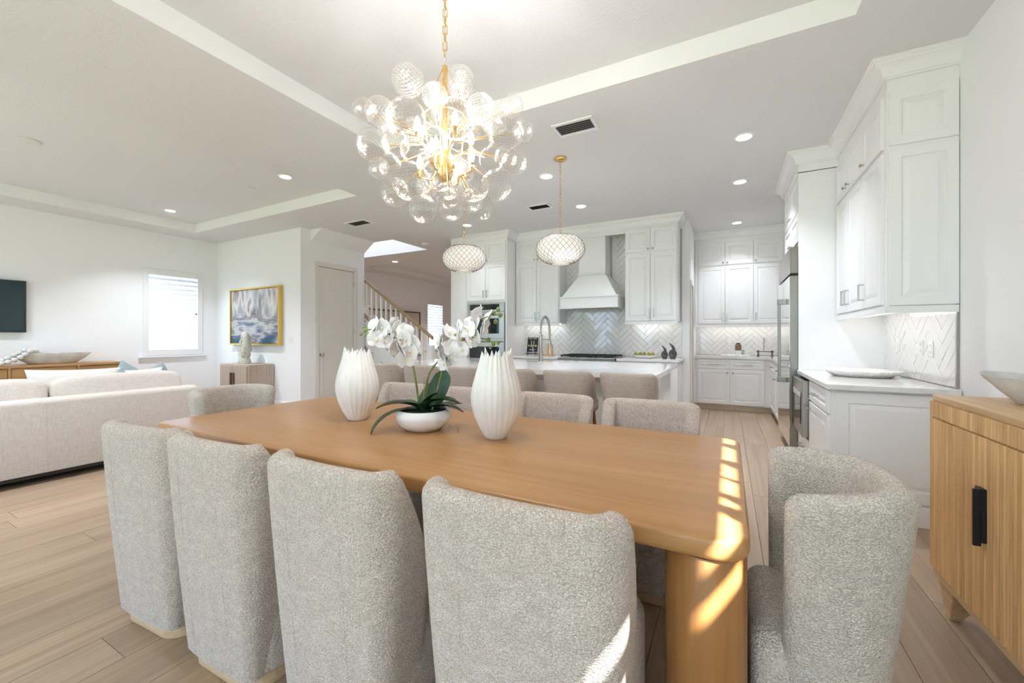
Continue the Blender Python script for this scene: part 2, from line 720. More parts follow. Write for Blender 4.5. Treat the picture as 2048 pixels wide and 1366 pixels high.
# ------------------------------------------------------------------ floor with boards
floor = struct(G().box(XL - 0.15, XR + 0.15, YB - 0.15, 13.1, -0.20, -0.012).build("floor", GAP))
PW, PL = 0.225, 1.8
FY0, FY1 = -0.7, 8.4
pl_me = G().box(-PW / 2 + 0.0012, PW / 2 - 0.0012, -0.5, 0.5, -0.011, 0.0).mesh("plank")
nrow = int((XR - XL) / PW) + 1
for i in range(nrow):
    xc = XR - PW * (i + 0.5)
    if xc < XL:
        break
    off = rnd.random() * PL
    y = FY0 - off
    while y < FY1 - 0.02:
        a, b = max(y, FY0), min(y + PL, FY1)
        if b - a > 0.05:
            o = obj("plank", pl_me, FLOORW, floor)
            o.location = (xc, (a + b) / 2, 0)
            o.scale = (1, b - a - 0.002, 1)
        y += PL
for nm, y0, y1 in (("floor_by_patio", YB, FY0), ("floor_far_room", FY1, 13.0)):
    p = G().box(XL, XR if y1 < 0 else XS, y0, y1, -0.011, 0.0).build("board_field", FLOORW, floor)
    p["kind"] = "stuff"

# ------------------------------------------------------------------ ceilings
T1 = (-8.35, -4.29, -1.9, 3.765)      # living room tray
T2 = (-2.99, 0.65, -0.9, 2.99)        # dining tray
T3 = (-8.35, -5.2, 7.7, 12.4)         # far room tray
SW = (-7.9, -5.62, 5.78, 6.79)        # stairwell
g = G()
for x0, x1, y0, y1 in cells(XL, XR, YB, 13.0, [T1, T2, T3, SW]):
    g.add([(x0, y0, CZ), (x1, y0, CZ), (x1, y1, CZ), (x0, y1, CZ)], [(0, 3, 2, 1)])
struct(g.build("ceiling", CEIL, weld=True))
for k, t in enumerate((T1, T2, T3)):
    x0, x1, y0, y1 = t
    g = G().add([(x0, y0, TZ), (x1, y0, TZ), (x1, y1, TZ), (x0, y1, TZ)], [(0, 1, 2, 3)])
    top = struct(g.build("ceiling", CEIL))
    g = G()
    for p, q in (((x0, y0), (x1, y0)), ((x1, y0), (x1, y1)), ((x1, y1), (x0, y1)), ((x0, y1), (x0, y0))):
        g.add([(*p, CZ), (*q, CZ), (*q, TZ), (*p, TZ)], [(0, 1, 2, 3)])
    struct(g.build("trim_%d" % (k + 1), TRIMW))
# stairwell shaft up to the upper floor; top opening added to brighten it
x0, x1, y0, y1 = SW
g = G()
for p, q in (((x0, y0), (x1, y0)), ((x1, y0), (x1, y1)), ((x1, y1), (x0, y1)), ((x0, y1), (x0, y0))):
    g.add([(*p, CZ), (*q, CZ), (*q, 5.2), (*p, 5.2)], [(0, 1, 2, 3)])
for a, b, c, d in cells(x0, x1, y0, y1, [(-7.4, -6.0, 5.95, 6.55)]):
    g.add([(a, c, 5.2), (b, c, 5.2), (b, d, 5.2), (a, d, 5.2)], [(0, 1, 2, 3)])
struct(g.build("wall_stairwell", WALL))
portal((-6.7, 6.25, 5.19), (0, 0, 0), 1.4, 0.6)
# sloped soffit under the upper landing above the closet door
g = G().add([(XD, 4.585, CZ), (XD, 4.585, 2.90), (XD + 0.28, 4.585, CZ), (XD, 5.76, CZ), (XD, 5.76, 2.90), (XD + 0.28, 5.76, CZ)],
            [(0, 1, 2), (3, 5, 4), (1, 4, 5, 2), (0, 3, 4, 1), (0, 2, 5, 3)])
struct(g.build("ceiling_soffit", WALL))

# ------------------------------------------------------------------ walls
W1 = (3.27, 4.11, 0.95, 2.42)      # living room window (y, z)
W2 = (10.75, 11.65, 0.85, 2.42)    # far room window
W3 = (-0.75, 1.35, 1.45, 2.95)     # unseen opening that lets the sun streaks in
wall("wall_left", "x", XL - 0.15, XL, YB - 0.15, 13.15, 0, 3.4, [W1, W2])
wall("wall_right", "x", XR, XR + 0.15, YB - 0.15, YP + 0.15, 0, 3.4, [W3])
wall("wall_back", "y", YB - 0.15, YB, XL, XR, 0, 3.4, [(-3.0, 1.2, 0.04, 2.55), (-8.7, -4.1, 0.04, 2.55)])
wall("wall_living", "y", YL, YL + 0.12, XL, XD - 0.12, 0, CZ + 0.15)
wall("wall_closet", "x", XD - 0.12, XD, YL, 5.76, 0, CZ + 0.02, [(4.73, 5.515, 0, 2.50)])
wall("wall_closet_back", "y", 5.66, 5.76, XL, XD - 0.12, 0, CZ + 0.02)
wall("wall_oven_side", "x", XS, XS + 0.12, 6.25, 13.0, 0, CZ + 0.02)
wall("wall_oven_stub", "y", 6.25, 6.35, XS + 0.12, -4.275, 0, CZ + 0.02)
wall("wall_kitchen", "y", YK, YK + 0.12, XS + 0.12, -0.53, 0, CZ + 0.02)
wall("wall_pantry_side", "x", -0.65, -0.53, YK + 0.12, YP, 0, CZ + 0.02, [(7.10, 7.58, 0, 2.10)])
wall("wall_pantry", "y", YP, YP + 0.12, -0.65, XR, 0, CZ + 0.02)
wall("wall_far", "y", 13.0, 13.15, XL, XS + 0.12, 0, 3.4)

# baseboards
bprof = [(0, 0), (0.016, 0), (0.016, 0.11), (0.010, 0.13), (0, 0.135)]
struct(sweep([(XL, YB), (XL, YL)], bprof).build("baseboard_left", TRIMW))
struct(sweep([(XL, YL), (XD, YL), (XD, 4.655)], bprof).build("baseboard_living", TRIMW))
struct(sweep([(XR, 3.60), (XR, YB)], bprof).build("baseboard_right", TRIMW))
struct(sweep([(XL, 6.8), (XL, 13.0)], bprof).build("baseboard_far", TRIMW))


# ------------------------------------------------------------------ closet door and pantry door
def casing(name, fr, w, h, cw=0.075):
    g = G()
    fr.box(g, -cw, 0, 0, h + cw, 0, 0.02)
    fr.box(g, w, w + cw, 0, h + cw, 0, 0.02)
    fr.box(g, 0, w, h, h + cw, 0, 0.02)
    return struct(g.build(name, DOORP, bevel=0.004, weld=False))


frd = Fr((XD, 4.735, 0), (0, 1, 0), (1, 0, 0))
casing("trim_4", frd, 0.775, 2.50)
door = G()
frs = Fr((XD - 0.045, 4.735, 0.008), (0, 1, 0), (1, 0, 0))
frs.box(door, 0.002, 0.773, 0, 2.485, -0.005, 0.035)
d1 = struct(door.build("door_1", DOORP, bevel=0.002))
for b0, b1 in ((0.22, 0.98), (1.12, 2.36)):
    lv = [(0, 0.0351), (0.012, 0.028), (0.03, 0.028), (0.06, 0.0345)]
    L = [[frs.p(0.115 + i, b0 + i, c), frs.p(0.66 - i, b0 + i, c), frs.p(0.66 - i, b1 - i, c), frs.p(0.115 + i, b1 - i, c)] for i, c in [(-0.012, 0.030), (-0.012, 0.040)] + lv]
    G().loops(L).build("panel", DOORP, d1)
g = G()
L = []
for r, d in [(0.03, 0), (0.03, 0.008), (0.012, 0.012), (0.012, 0.035), (0.026, 0.045), (0.030, 0.058), (0.022, 0.07), (0.004, 0.074)]:
    L.append([frs.p(0.06 + r * math.cos(k * math.pi / 8), 0.93 + r * math.sin(k * math.pi / 8), 0.035 + d) for k in range(16)])
g.loops(L).build("door_knob", NICKEL, d1, smooth=True)
for z in (0.3, 1.3, 2.2):
    g = G()
    frs.box(g, 0.766, 0.784, z, z + 0.10, 0.036, 0.050)
    g.build("hinge", NICKEL, d1, bevel=0.003)
G().box(XD - 0.1, XD - 0.06, 4.73, 5.515, 0, 2.50).build("stop", DOORP, d1)

frp = Fr((-0.53, 7.10, 0), (0, 1, 0), (1, 0, 0))
casing("trim_5", frp, 0.48, 2.10, 0.06)
g = G()
Fr((-0.57, 7.10, 0.008), (0, 1, 0), (1, 0, 0)).box(g, 0.003, 0.477, 0, 2.085, -0.04, 0.0)
d2 = struct(g.build("door_2", mat("pantry_door_paint", (0.72, 0.62, 0.42), 0.4), bevel=0.002))
knob(Fr((-0.57, 7.10, 0.008), (0, 1, 0), (1, 0, 0)), 0.06, 0.93, 0.0, d2)


# ------------------------------------------------------------------ shuttered windows
def shutter_window(name, y0, y1, z0, z1, n, tilt, xw, side, gaps=(), nlab=None):
    """side +1: the room lies towards +x"""
    X = lambda d: xw + side * d
    g = G()
    a, b = sorted((X(0.0), X(0.03)))
    w = 0.05
    for q in ((y0 - 0.03, y0 + w, z0 - 0.03, z1 + 0.03), (y1 - w, y1 + 0.03, z0 - 0.03, z1 + 0.03), (y0 + w, y1 - w, z0 - 0.03, z0 + 0.075), (y0 + w, y1 - w, z1 - 0.075, z1 + 0.03)):
        g.box(a, b, *q)
    fr_o = struct(g.build(name, TRIMW, bevel=0.004))
    g = G()
    a, b = sorted((X(0.0), X(0.05)))
    g.box(a, b, y0 - 0.09, y1 + 0.09, z0 - 0.065, z0 - 0.035)
    g.build("window_sill", TRIMW, fr_o, bevel=0.004)
    zz0, zz1 = z0 + 0.075, z1 - 0.075
    pitch = (zz1 - zz0) / n
    bl = pitch * 0.53
    loc = []
    for k in range(12):
        t = 2 * math.pi * k / 12
        loc.append((0.006 * math.sin(t), bl * math.cos(t)))
    ct, stt = math.cos(tilt), math.sin(tilt)
    L = [[(side * (p * ct - q * stt), yy, p * stt + q * ct) for p, q in loc] for yy in (y0 + w, y1 - w)]
    me = G().loops(L).mesh("louver", smooth=True, sharp=70)
    for k in range(n):
        if k in gaps:
            continue
        o = obj("louver", me, TRIMW, fr_o)
        o.location = (X(-0.012), 0, zz0 + pitch * (k + 0.5))
    # glass and its bars at the outside of the wall
    g = G()
    a, b = sorted((X(-0.10), X(-0.13)))
    zm = (z0 + z1) / 2
    for q in ((y0, y0 + 0.04, z0, z1), (y1 - 0.04, y1, z0, z1), (y0, y1, z0, z0 + 0.04), (y0, y1, z1 - 0.04, z1), (y0, y1, zm - 0.02, zm + 0.02)):
        g.box(a, b, *q)
    g.build("sash", TRIMW, fr_o)
    return fr_o


shutter_window("window_1", *W1, 16, math.radians(38), XL, 1)
shutter_window("window_2", *W2, 15, math.radians(52), XL, 1)
portal((XL - 0.14, 3.69, 1.68), (0, math.radians(-90), 0), 1.45, 0.84)
portal((XL - 0.14, 11.2, 1.63), (0, math.radians(-90), 0), 1.5, 0.9)
# unseen panel over the right wall opening, added to cut the sun into slivers
g = G()
g.box(XR, XR + 0.005, W3[0] - 0.05, W3[1] + 0.05, W3[2] - 0.05, 2.34)
g.box(XR, XR + 0.005, 0.10, W3[1] + 0.05, 2.34, 2.405)
g.box(XR, XR + 0.005, W3[0] - 0.05, -0.03, 2.34, 2.405)
g.box(XR, XR + 0.005, W3[0] - 0.05, W3[1] + 0.05, 2.395, 2.462)
g.box(XR, XR + 0.005, W3[0] - 0.05, W3[1] + 0.05, 2.520, 2.602)
g.box(XR, XR + 0.005, W3[0] - 0.05, W3[1] + 0.05, 2.640, W3[3] + 0.05)
g.box(XR, XR + 0.005, -0.05, -0.02, 2.46, 2.66)
g.box(XR, XR + 0.005, 1.13, W3[1] + 0.05, 2.46, 2.66)
g.box(XR, XR + 0.005, -0.02, 1.13, 2.600, 2.645)
g.box(XR, XR + 0.005, W3[0] - 0.05, -0.50, 2.46, 2.66)
g.box(XR, XR + 0.005, -0.36, -0.05, 2.46, 2.66)
w3 = struct(g.build("sun_slit_panel", TRIMW))  # unseen panel; its gaps are placed to shape the sun streaks
for y, w in ((0.205, 0.075), (0.32, 0.05), (0.50, 0.018), (0.70, 0.075), (0.985, 0.07)):
    G().ball((XR + 0.01, y, 2.49), (0.008, w / 2 + 0.01, 0.045), 8, 6).build("sun_blocker", TRIMW, w3)  # blobs added in the gap to break the sun strip into patches

# ------------------------------------------------------------------ garden outside the patio openings
struct(G().box(-30, 30, -40, YB - 0.15, -0.30, -0.20).build("lawn", mat("lawn_green", (0.10, 0.19, 0.05), 0.9, vary=(3, 0.3))))
struct(G().box(-9.5, 2.5, -6.5, YB - 0.15, -0.19, -0.03).build("patio", mat("patio_paver", (0.55, 0.52, 0.47), 0.8, vary=(2, 0.1))))
struct(G().box(-9.6, 2.6, -5.4, YB - 0.15, 2.75, 2.95).build("patio_sun_block", TRIMW))  # unseen roof added to keep the sun off the floor inside
HEDGE = mat("hedge_leaves", (0.06, 0.14, 0.035), 0.8, vary=(5, 0.5), bump=(9, 1.0))
for k in range(7):
    x = -12 + k * 3.0
    g = G()
    for q in range(16):
        g.ball((x + rnd.uniform(-0.6, 0.6), -13 + rnd.uniform(-0.6, 0.6), rnd.uniform(0.3, 2.6)), rnd.uniform(0.5, 0.85), 8, 6)
    b = g.build("hedge_bush", HEDGE, smooth=True)
    tag(b, "leafy green bush in the garden, %s from the left outside the patio doors" % ["first", "second", "third", "fourth", "fifth", "sixth", "seventh"][k], "bush", "garden bushes")


# ------------------------------------------------------------------ herringbone tiles
def clip_poly(poly, x0, x1, y0, y1):
    def cut(ps, ins, isect):
        out = []
        for i in range(len(ps)):
            a, b = ps[i - 1], ps[i]
            if ins(b):
                if not ins(a):
                    out.append(isect(a, b))
                out.append(b)
            elif ins(a):
                out.append(isect(a, b))
        return out

    def lin(a, b, k, v):
        t = (v - a[k]) / (b[k] - a[k])
        return tuple(a[i] + (b[i] - a[i]) * t for i in range(2))

    for k, v, s in ((0, x0, 1), (0, x1, -1), (1, y0, 1), (1, y1, -1)):
        if not poly:
            return []
        poly = cut(poly, lambda p, k=k, v=v, s=s: s * (p[k] - v) >= 0, lambda a, b, k=k, v=v: lin(a, b, k, v))
    return poly


def poly_area(p):
    return abs(sum(p[i - 1][0] * p[i][1] - p[i][0] * p[i - 1][1] for i in range(len(p)))) / 2


def herringbone(fr, rects, parent, w=0.076, n=4, gap=0.003, th=0.008):
    """tiles laid at 45 degrees, cut at the edges of every rectangle (a0,a1,b0,b1)"""
    a_lo = min(r[0] for r in rects)
    a_hi = max(r[1] for r in rects)
    b_lo = min(r[2] for r in rects)
    b_hi = max(r[3] for r in rects)
    s = math.sqrt(0.5)
    ca, cb = (a_lo + a_hi) / 2, b_lo
    span = int((a_hi - a_lo + b_hi - b_lo) / w) + 6
    for i in range(-span, span):
        for j in range(-span, span):
            m = (i - j) % (2 * n)
            if m == 0:
                q = (i * w, (i + n) * w, j * w, (j + 1) * w)
            elif m == 2 * n - 1:
                q = (i * w, (i + 1) * w, j * w, (j + n) * w)
            else:
                continue
            e = gap / 2
            c4 = [(q[0] + e, q[2] + e), (q[1] - e, q[2] + e), (q[1] - e, q[3] - e), (q[0] + e, q[3] - e)]
            poly = [(ca + (x - y) * s, cb + (x + y) * s) for x, y in c4]
            if max(p[0] for p in poly) < a_lo or min(p[0] for p in poly) > a_hi or max(p[1] for p in poly) < b_lo or min(p[1] for p in poly) > b_hi:
                continue
            for r in rects:
                pc = clip_poly(poly, *r)
                if len(pc) < 3 or poly_area(pc) < 2e-4:
                    continue
                cx = sum(p[0] for p in pc) / len(pc)
                cy = sum(p[1] for p in pc) / len(pc)
                k = 0.965
                tl = rnd.uniform(-0.0012, 0.0012)
                tm = rnd.uniform(-0.0012, 0.0012)
                L = [[fr.p(p[0], p[1], 0.0) for p in pc],
                     [fr.p(p[0], p[1], th - 0.0015 + (p[0] - cx) * tl * 8) for p in pc],
                     [fr.p(cx + (p[0] - cx) * k, cy + (p[1] - cy) * k, th + (p[0] - cx) * tl * 8 + (p[1] - cy) * tm * 8) for p in pc]]
                G().loops(L).build("tile", TILE, parent)


frk = Fr((0, YK - 0.004, 0), (1, 0, 0), (0, -1, 0))
ks = struct(G().box(-3.415, -0.64, YK - 0.004, YK + 0.001, 0.90, 2.96).build("wall_backsplash", GROUT))
herringbone(frk, [(-3.415, -2.56, 0.925, 1.485), (-2.56, -1.447, 0.925, 1.74), (-2.56, -2.25, 1.74, 2.955), (-1.74, -1.447, 1.74, 2.955), (-1.447, -0.64, 0.925, 1.485)], ks)
frq = Fr((0, YP - 0.004, 0), (1, 0, 0), (0, -1, 0))
ps = struct(G().box(-0.53, XR, YP - 0.004, YP + 0.001, 0.90, 1.50).build("wall_pantry_backsplash", GROUT))
herringbone(frq, [(-0.53, 0.95, 0.925, 1.46)], ps)
frr = Fr((XR - 0.004, 0, 0), (0, 1, 0), (-1, 0, 0))
rs = struct(G().box(XR - 0.004, XR + 0.001, 3.62, 4.98, 0.90, 1.47).build("wall_right_backsplash", GROUT))
herringbone(frr, [(3.63, 4.98, 0.925, 1.46)], rs)
struct(G().box(XR - 0.014, XR, 3.612, 3.628, 0.92, 1.46).build("trim_6", STEEL))


# ------------------------------------------------------------------ kitchen run along the back wall
def kfr(x0, y):
    return Fr((x0, y, 0), (1, 0, 0), (0, -1, 0))


MID, TOP, BOT = 2.565, 2.955, 1.49
# oven tower
t = thing("oven_tower_cabinet", "tall white cabinet tower holding the two wall ovens", "cabinet", (-3.84, 6.6, 0))
f = kfr(-4.27, 6.25)
W = 0.86
g = G()
for q in ((-4.27, -4.235, 0, TOP), (-3.445, -3.41, 0, TOP)):
    g.box(q[0], q[1], 6.25, YK - 0.005, q[2], q[3])
g.box(-4.235, -3.445, 6.25, YK - 0.005, 0.0, 0.74)
g.box(-4.235, -3.445, 6.25, YK - 0.005, 1.86, TOP)
g.box(-4.235, -3.445, 6.90, YK - 0.005, 0.74, 1.86)
g.build("body", CAB, t, weld=False)
for c in range(2):
    a0, a1 = 0.02 + c * 0.41, 0.43 + c * 0.41
    front(t, f, a0, a1, MID + 0.02, TOP - 0.01, ("knob", 0.395 if c == 0 else 0.465, MID + 0.055))
    front(t, f, a0, a1, 1.90, MID - 0.02, ("v", 0.395 if c == 0 else 0.465, 2.02))
front(t, f, 0.02, 0.84, 0.12, 0.72, ("h", 0.43, 0.62), "drawer")
# double oven
t = thing("double_wall_oven", "stainless double wall oven with black glass in the white tower", "oven", (-3.84, 6.5, 0.75))
g = G()
f.box(g, 0.04, 0.82, 0.75, 1.855, -0.55, 0.0)
g.build("body", STEEL, t)
g = G()
f.box(g, 0.04, 0.82, 1.70, 1.855, 0, 0.02)
cp = g.build("control_panel", STEEL, t, bevel=0.003)
g = G()
f.box(g, 0.10, 0.72, 1.735, 1.835, 0.02, 0.022)
g.build("display", BGLASS, cp)
for nm, b0, b1, w0, w1 in (("upper", 1.225, 1.69, 1.31, 1.58), ("lower", 0.76, 1.215, 0.84, 1.08)):
    g = G()
    f.box(g, 0.04, 0.82, b0, b1, 0, 0.03)
    dr = g.build("oven_door", STEEL, t, bevel=0.004)
    g = G()
    f.box(g, 0.10, 0.72, w0, w1, 0.03, 0.032)
    g.build("window", BGLASS, dr)
    hz = b1 - 0.045
    g = G()
    g.tube([f.p(0.08, hz, 0.075), f.p(0.78, hz, 0.075)], 0.012, 10)
    for a in (0.12, 0.74):
        f.box(g, a - 0.01, a + 0.01, hz - 0.01, hz + 0.01, 0.03, 0.075)
    g.build("handle", STEELM, dr)
G().box(-4.265, -3.415, 6.31, 6.33, 0, 0.1).build("toe_kick", TOE, t)


# wall cabinets either side of the hood
for nm, x0, x1 in (("left", -3.406, -2.56), ("right", -1.447, -0.664)):
    t = thing("wall_cabinet", {"left": "white stacked wall cabinet between the oven tower and the range hood", "right": "white stacked wall cabinet on the right of the range hood"}[nm], "cabinet", ((x0 + x1) / 2, 6.77, BOT))
    G().box(x0 + 0.002, x1, 6.58, YK - 0.014, BOT, TOP).build("body", CAB, t)
    f = kfr(x0, 6.58)
    w = (x1 - x0)
    for c in range(2):
        a0, a1 = 0.012 + c * (w / 2 - 0.012), w / 2 + c * (w / 2 - 0.012)
        ka = w / 2 + (-0.035 if c == 0 else 0.035)
        front(t, f, a0, a1, MID + 0.012, TOP - 0.008, ("knob", ka, MID + 0.05))
        front(t, f, a0, a1, BOT + 0.012, MID - 0.012, ("v", ka, BOT + 0.13))
    G().box(x0 + 0.002, x1, 6.565, 6.585, BOT - 0.04, BOT).build("light_rail", CAB, t)
    u = G().box(x0 + 0.08, x1 - 0.08, 6.78, 6.86, BOT - 0.015, BOT - 0.001).build("under_cabinet_light", UNDERL, t)

# range hood
t = thing("range_hood", "white tapered range hood with a square chimney over the cooktop", "range hood", (-2.0, 6.68, 1.72))
G().box(-2.22, -1.77, 6.605, YK - 0.014, 2.285, 2.97).build("chimney", CAB, t, bevel=0.003)
G().hexa([(-2.46, 6.42, 1.91), (-1.54, 6.42, 1.91), (-1.54, YK - 0.014, 1.91), (-2.46, YK - 0.014, 1.91), (-2.22, 6.60, 2.285), (-1.77, 6.60, 2.285), (-1.77, YK - 0.014, 2.285), (-2.22, YK - 0.014, 2.285)]).build("tapered_canopy", CAB, t)
g = G()
g.box(-2.48, -1.52, 6.40, 6.42, 1.735, 1.90).box(-2.48, -2.46, 6.42, YK - 0.014, 1.735, 1.90).box(-1.54, -1.52, 6.42, YK - 0.014, 1.735, 1.90)
g.build("skirt", CAB, t)
G().box(-2.46, -1.54, 6.42, YK - 0.014, 1.80, 1.82).build("filter", mat("hood_filter", (0.10, 0.10, 0.10), 0.4, 0.6), t)
g = G()
for z0, z1, e in ((1.895, 1.918, 0.014), (1.715, 1.738, 0.014)):
    g.box(-2.48 - e, -1.52 + e, 6.40 - e, 6.40, z0, z1).box(-2.48 - e, -2.48, 6.40, YK - 0.014, z0, z1).box(-1.52, -1.52 + e, 6.40, YK - 0.014, z0, z1)
g.build("moulding", CAB, t, bevel=0.003)
g = G()
g.box(-2.232, -1.758, 6.568, 6.60, 2.28, 2.30).box(-1.775, -1.758, 6.60, YK - 0.014, 2.28, 2.30).box(-2.232, -2.215, 6.60, YK - 0.014, 2.28, 2.30)
g.build("collar", CAB, t)

# frieze board and crown along the kitchen
g = G()
g.box(-2.56, -1.447, 6.58, 6.60, 2.90, CZ)
g.box(-4.27, -3.41, 6.25, 6.27, TOP, CZ).box(-3.43, -3.41, 6.27, 6.6, TOP, CZ)
g.box(-3.41, -2.56, 6.58, 6.60, TOP, CZ).box(-1.447, -0.664, 6.58, 6.60, TOP, CZ).box(-0.684, -0.664, 6.6, YK, TOP, CZ)
struct(g.build("trim_7", CAB))
cprof = [(0.0, -0.118), (0.020, -0.118), (0.022, -0.106), (0.030, -0.104), (0.034, -0.092), (0.036, -0.080), (0.044, -0.058), (0.060, -0.040), (0.078, -0.032), (0.080, -0.020), (0.092, -0.018), (0.094, -0.008), (0.104, -0.006), (0.105, 0.0), (0.0, 0.0)]
cp = [(o, CZ - 0.001 + z) for o, z in cprof]
struct(sweep([(-4.27, 6.25), (-3.41, 6.25), (-3.41, 6.58), (-0.664, 6.58), (-0.664, YK)], cp).build("trim_8", CAB, smooth=True, sharp=25))


def base_cab(name, label, fr, w, depth, bays, h=0.88, toe=0.10, loc=None):
    """bays: list of (a0, a1, 'drawer_door'|'drawers'|'door')"""
    t = thing(name, label, "cabinet", loc)
    g = G()
    fr.box(g, 0, w, toe, h, -depth, 0)
    g.build("body", CAB, t)
    g = G()
    fr.box(g, 0, w, 0, toe, -depth, -0.07)
    g.build("toe_kick", TOE, t)
    for a0, a1, kind, *k in bays:
        hx = k[0] if k else (a0 + a1) / 2
        if kind == "drawers":
            bs = [toe + 0.01, toe + 0.30, toe + 0.56, h - 0.01]
            for i in range(3):
                front(t, fr, a0, a1, bs[i], bs[i + 1], ("h", (a0 + a1) / 2, (bs[i] + bs[i + 1]) / 2), "drawer")
        else:
            front(t, fr, a0, a1, h - 0.17, h - 0.01, ("h", (a0 + a1) / 2, h - 0.09), "drawer")
            front(t, fr, a0, a1, toe + 0.01, h - 0.18, ("knob", hx, h - 0.235))
    return t


base_cab("base_cabinet", "white base cabinet on the right of the gas range", kfr(-1.515, 6.30), 0.875, 0.64, [(0.01, 0.30, "drawers"), (0.30, 0.80, "door", 0.34)], loc=(-1.08, 6.6, 0))
base_cab("base_cabinet", "white base cabinet between the gas range and the oven tower", kfr(-3.405, 6.30), 0.935, 0.64, [(0.01, 0.46, "door", 0.42), (0.46, 0.92, "door", 0.5)], loc=(-2.93, 6.6, 0))


def counter(name, label, boxes, loc, holes=()):
    """boxes: (x0,x1,y0,y1)"""
    g = G()
    for b in boxes:
        for c in cells(*b, list(holes)):
            g.box(c[0], c[1], c[2], c[3], 0.881, 0.92)
    o = g.build(name, QUARTZ, bevel=0.004 if not holes else 0, seg=2, weld=False)
    return tag(o, label, "countertop")


counter("countertop", "pale quartz worktop on the right of the gas range", [(-1.515, -0.612, 6.265, YK - 0.013)], None)
counter("countertop", "pale quartz worktop between the ovens and the gas range", [(-3.405, -2.465, 6.265, YK - 0.013)], None)

# gas range
t = thing("gas_range", "stainless gas range with black cast iron grates under the white hood", "range", (-1.99, 6.55, 0))
f = kfr(-2.455, 6.24)
W = 0.93
g = G()
f.box(g, 0, W, 0.10, 0.925, -0.68, 0)
g.build("body", STEEL, t, bevel=0.004)
g = G()
f.box(g, 0.002, W - 0.002, 0.795, 0.915, 0, 0.03)
g.build("control_panel", STEELM, t, bevel=0.006)
for k in range(6):
    a = 0.12 + k * 0.138
    L = [[f.p(a + r * math.cos(q * math.pi / 6), 0.852 + r * math.sin(q * math.pi / 6), 0.03 + d) for q in range(12)] for r, d in ((0.024, 0), (0.024, 0.012), (0.019, 0.016), (0.018, 0.042), (0.012, 0.045))]
    G().loops(L).build("burner_knob", STEELM, t, smooth=True)
g = G()
f.box(g, 0.02, W - 0.02, 0.18, 0.78, 0, 0.03)
od = g.build("oven_door", STEEL, t, bevel=0.004)
g = G()
g.tube([f.p(0.06, 0.72, 0.08), f.p(W - 0.06, 0.72, 0.08)], 0.014, 10)
for a in (0.10, W - 0.10):
    f.box(g, a - 0.012, a + 0.012, 0.708, 0.732, 0.03, 0.08)
g.build("handle", STEELM, od)
for k in range(3):
    a0 = 0.03 + k * 0.292
    g = G()
    for q in range(4):
        a = a0 + 0.02 + q * 0.08
        f.box(g, a - 0.007, a + 0.007, 0.945, 0.962, -0.60, -0.06)
    for q in range(5):
        c = -0.62 + q * 0.14
        f.box(g, a0, a0 + 0.285, 0.940, 0.958, c, c + 0.016)
    for a in (a0 + 0.01, a0 + 0.275):
        for c in (-0.61, -0.07):
            f.box(g, a - 0.008, a + 0.008, 0.925, 0.945, c - 0.008, c + 0.008)
    g.build("grate", IRON, t)
for k in range(6):
    p = f.p(0.175 + (k % 3) * 0.29, 0.925, -0.2 - (k // 3) * 0.28)
    G().lathe([(0.05, 0), (0.05, 0.01), (0.03, 0.016), (0.028, 0.02), (0.002, 0.022)], p, 14).build("burner", IRON, t)

# ------------------------------------------------------------------ kitchen island
IX0, IX1, IY0, IY1 = -3.85, -0.54, 3.67, 5.40
SK = (-2.62, -1.85, 5.13, 5.33)
g = G()
for c in cells(IX0, IX1, IY0, IY1, [SK]):
    g.box(*c, 0.879, 0.92)
tag(g.build("island_countertop", QUARTZ, weld=False), "long glossy pale quartz slab on the kitchen island", "countertop")
# rounded nosing belongs to the slab edge
t = thing("kitchen_island", "white panelled kitchen island under the long quartz slab", "island", (-2.2, 4.7, 0))
g = G()
g.box(-3.78, -0.64, 4.02, 5.36, 0.09, 0.64)
for c in cells(-3.78, -0.64, 4.02, 5.36, [(SK[0] - 0.01, SK[1] + 0.01, SK[2] - 0.01, SK[3] + 0.01)]):
    g.box(*c, 0.64, 0.878)
g.build("body", CAB, t)
G().box(-3.74, -0.68, 4.05, 5.30, 0, 0.09).build("toe_kick", TOE, t)
for x in (-3.77, -0.70):
    g = G()
    g.box(x, x + 0.09, 3.72, 3.81, 0.0, 0.12).box(x + 0.008, x + 0.082, 3.728, 3.802, 0.12, 0.82).box(x, x + 0.09, 3.72, 3.81, 0.82, 0.878)
    g.build("corner_post", CAB, t, bevel=0.003)
    G().box(x + 0.02, x + 0.07, 3.80, 4.02, 0.79, 0.878).build("bracket", CAB, t)
fi = Fr((-3.78, 4.02, 0), (1, 0, 0), (0, -1, 0))
for k in range(5):
    panel(fi, 0.05 + k * 0.61, 0.63 + k * 0.61, 0.14, 0.85).build("front_panel", CAB, t)
fe = Fr((-0.64, 4.02, 0), (0, 1, 0), (1, 0, 0))
for k in range(2):
    panel(fe, 0.04 + k * 0.64, 0.65 + k * 0.64, 0.14, 0.85).build("end_panel", CAB, t)
g = G()
fe.box(g, 0.30, 0.37, 0.62, 0.73, 0.02, 0.028)
o = g.build("outlet_cover", PLASTIC, t, bevel=0.002)
# sink bowl
g = G()
x0, x1, y0, y1 = SK
g.box(x0 - 0.004, x1 + 0.004, y0 - 0.004, y1 + 0.004, 0.66, 0.665)
g.box(x0 - 0.004, x0, y0, y1, 0.665, 0.878).box(x1, x1 + 0.004, y0, y1, 0.665, 0.878).box(x0, x1, y0 - 0.004, y0, 0.665, 0.878).box(x0, x1, y1, y1 + 0.004, 0.665, 0.878)
tag(g.build("sink", STEEL), "stainless undermount sink set into the island slab", "sink")
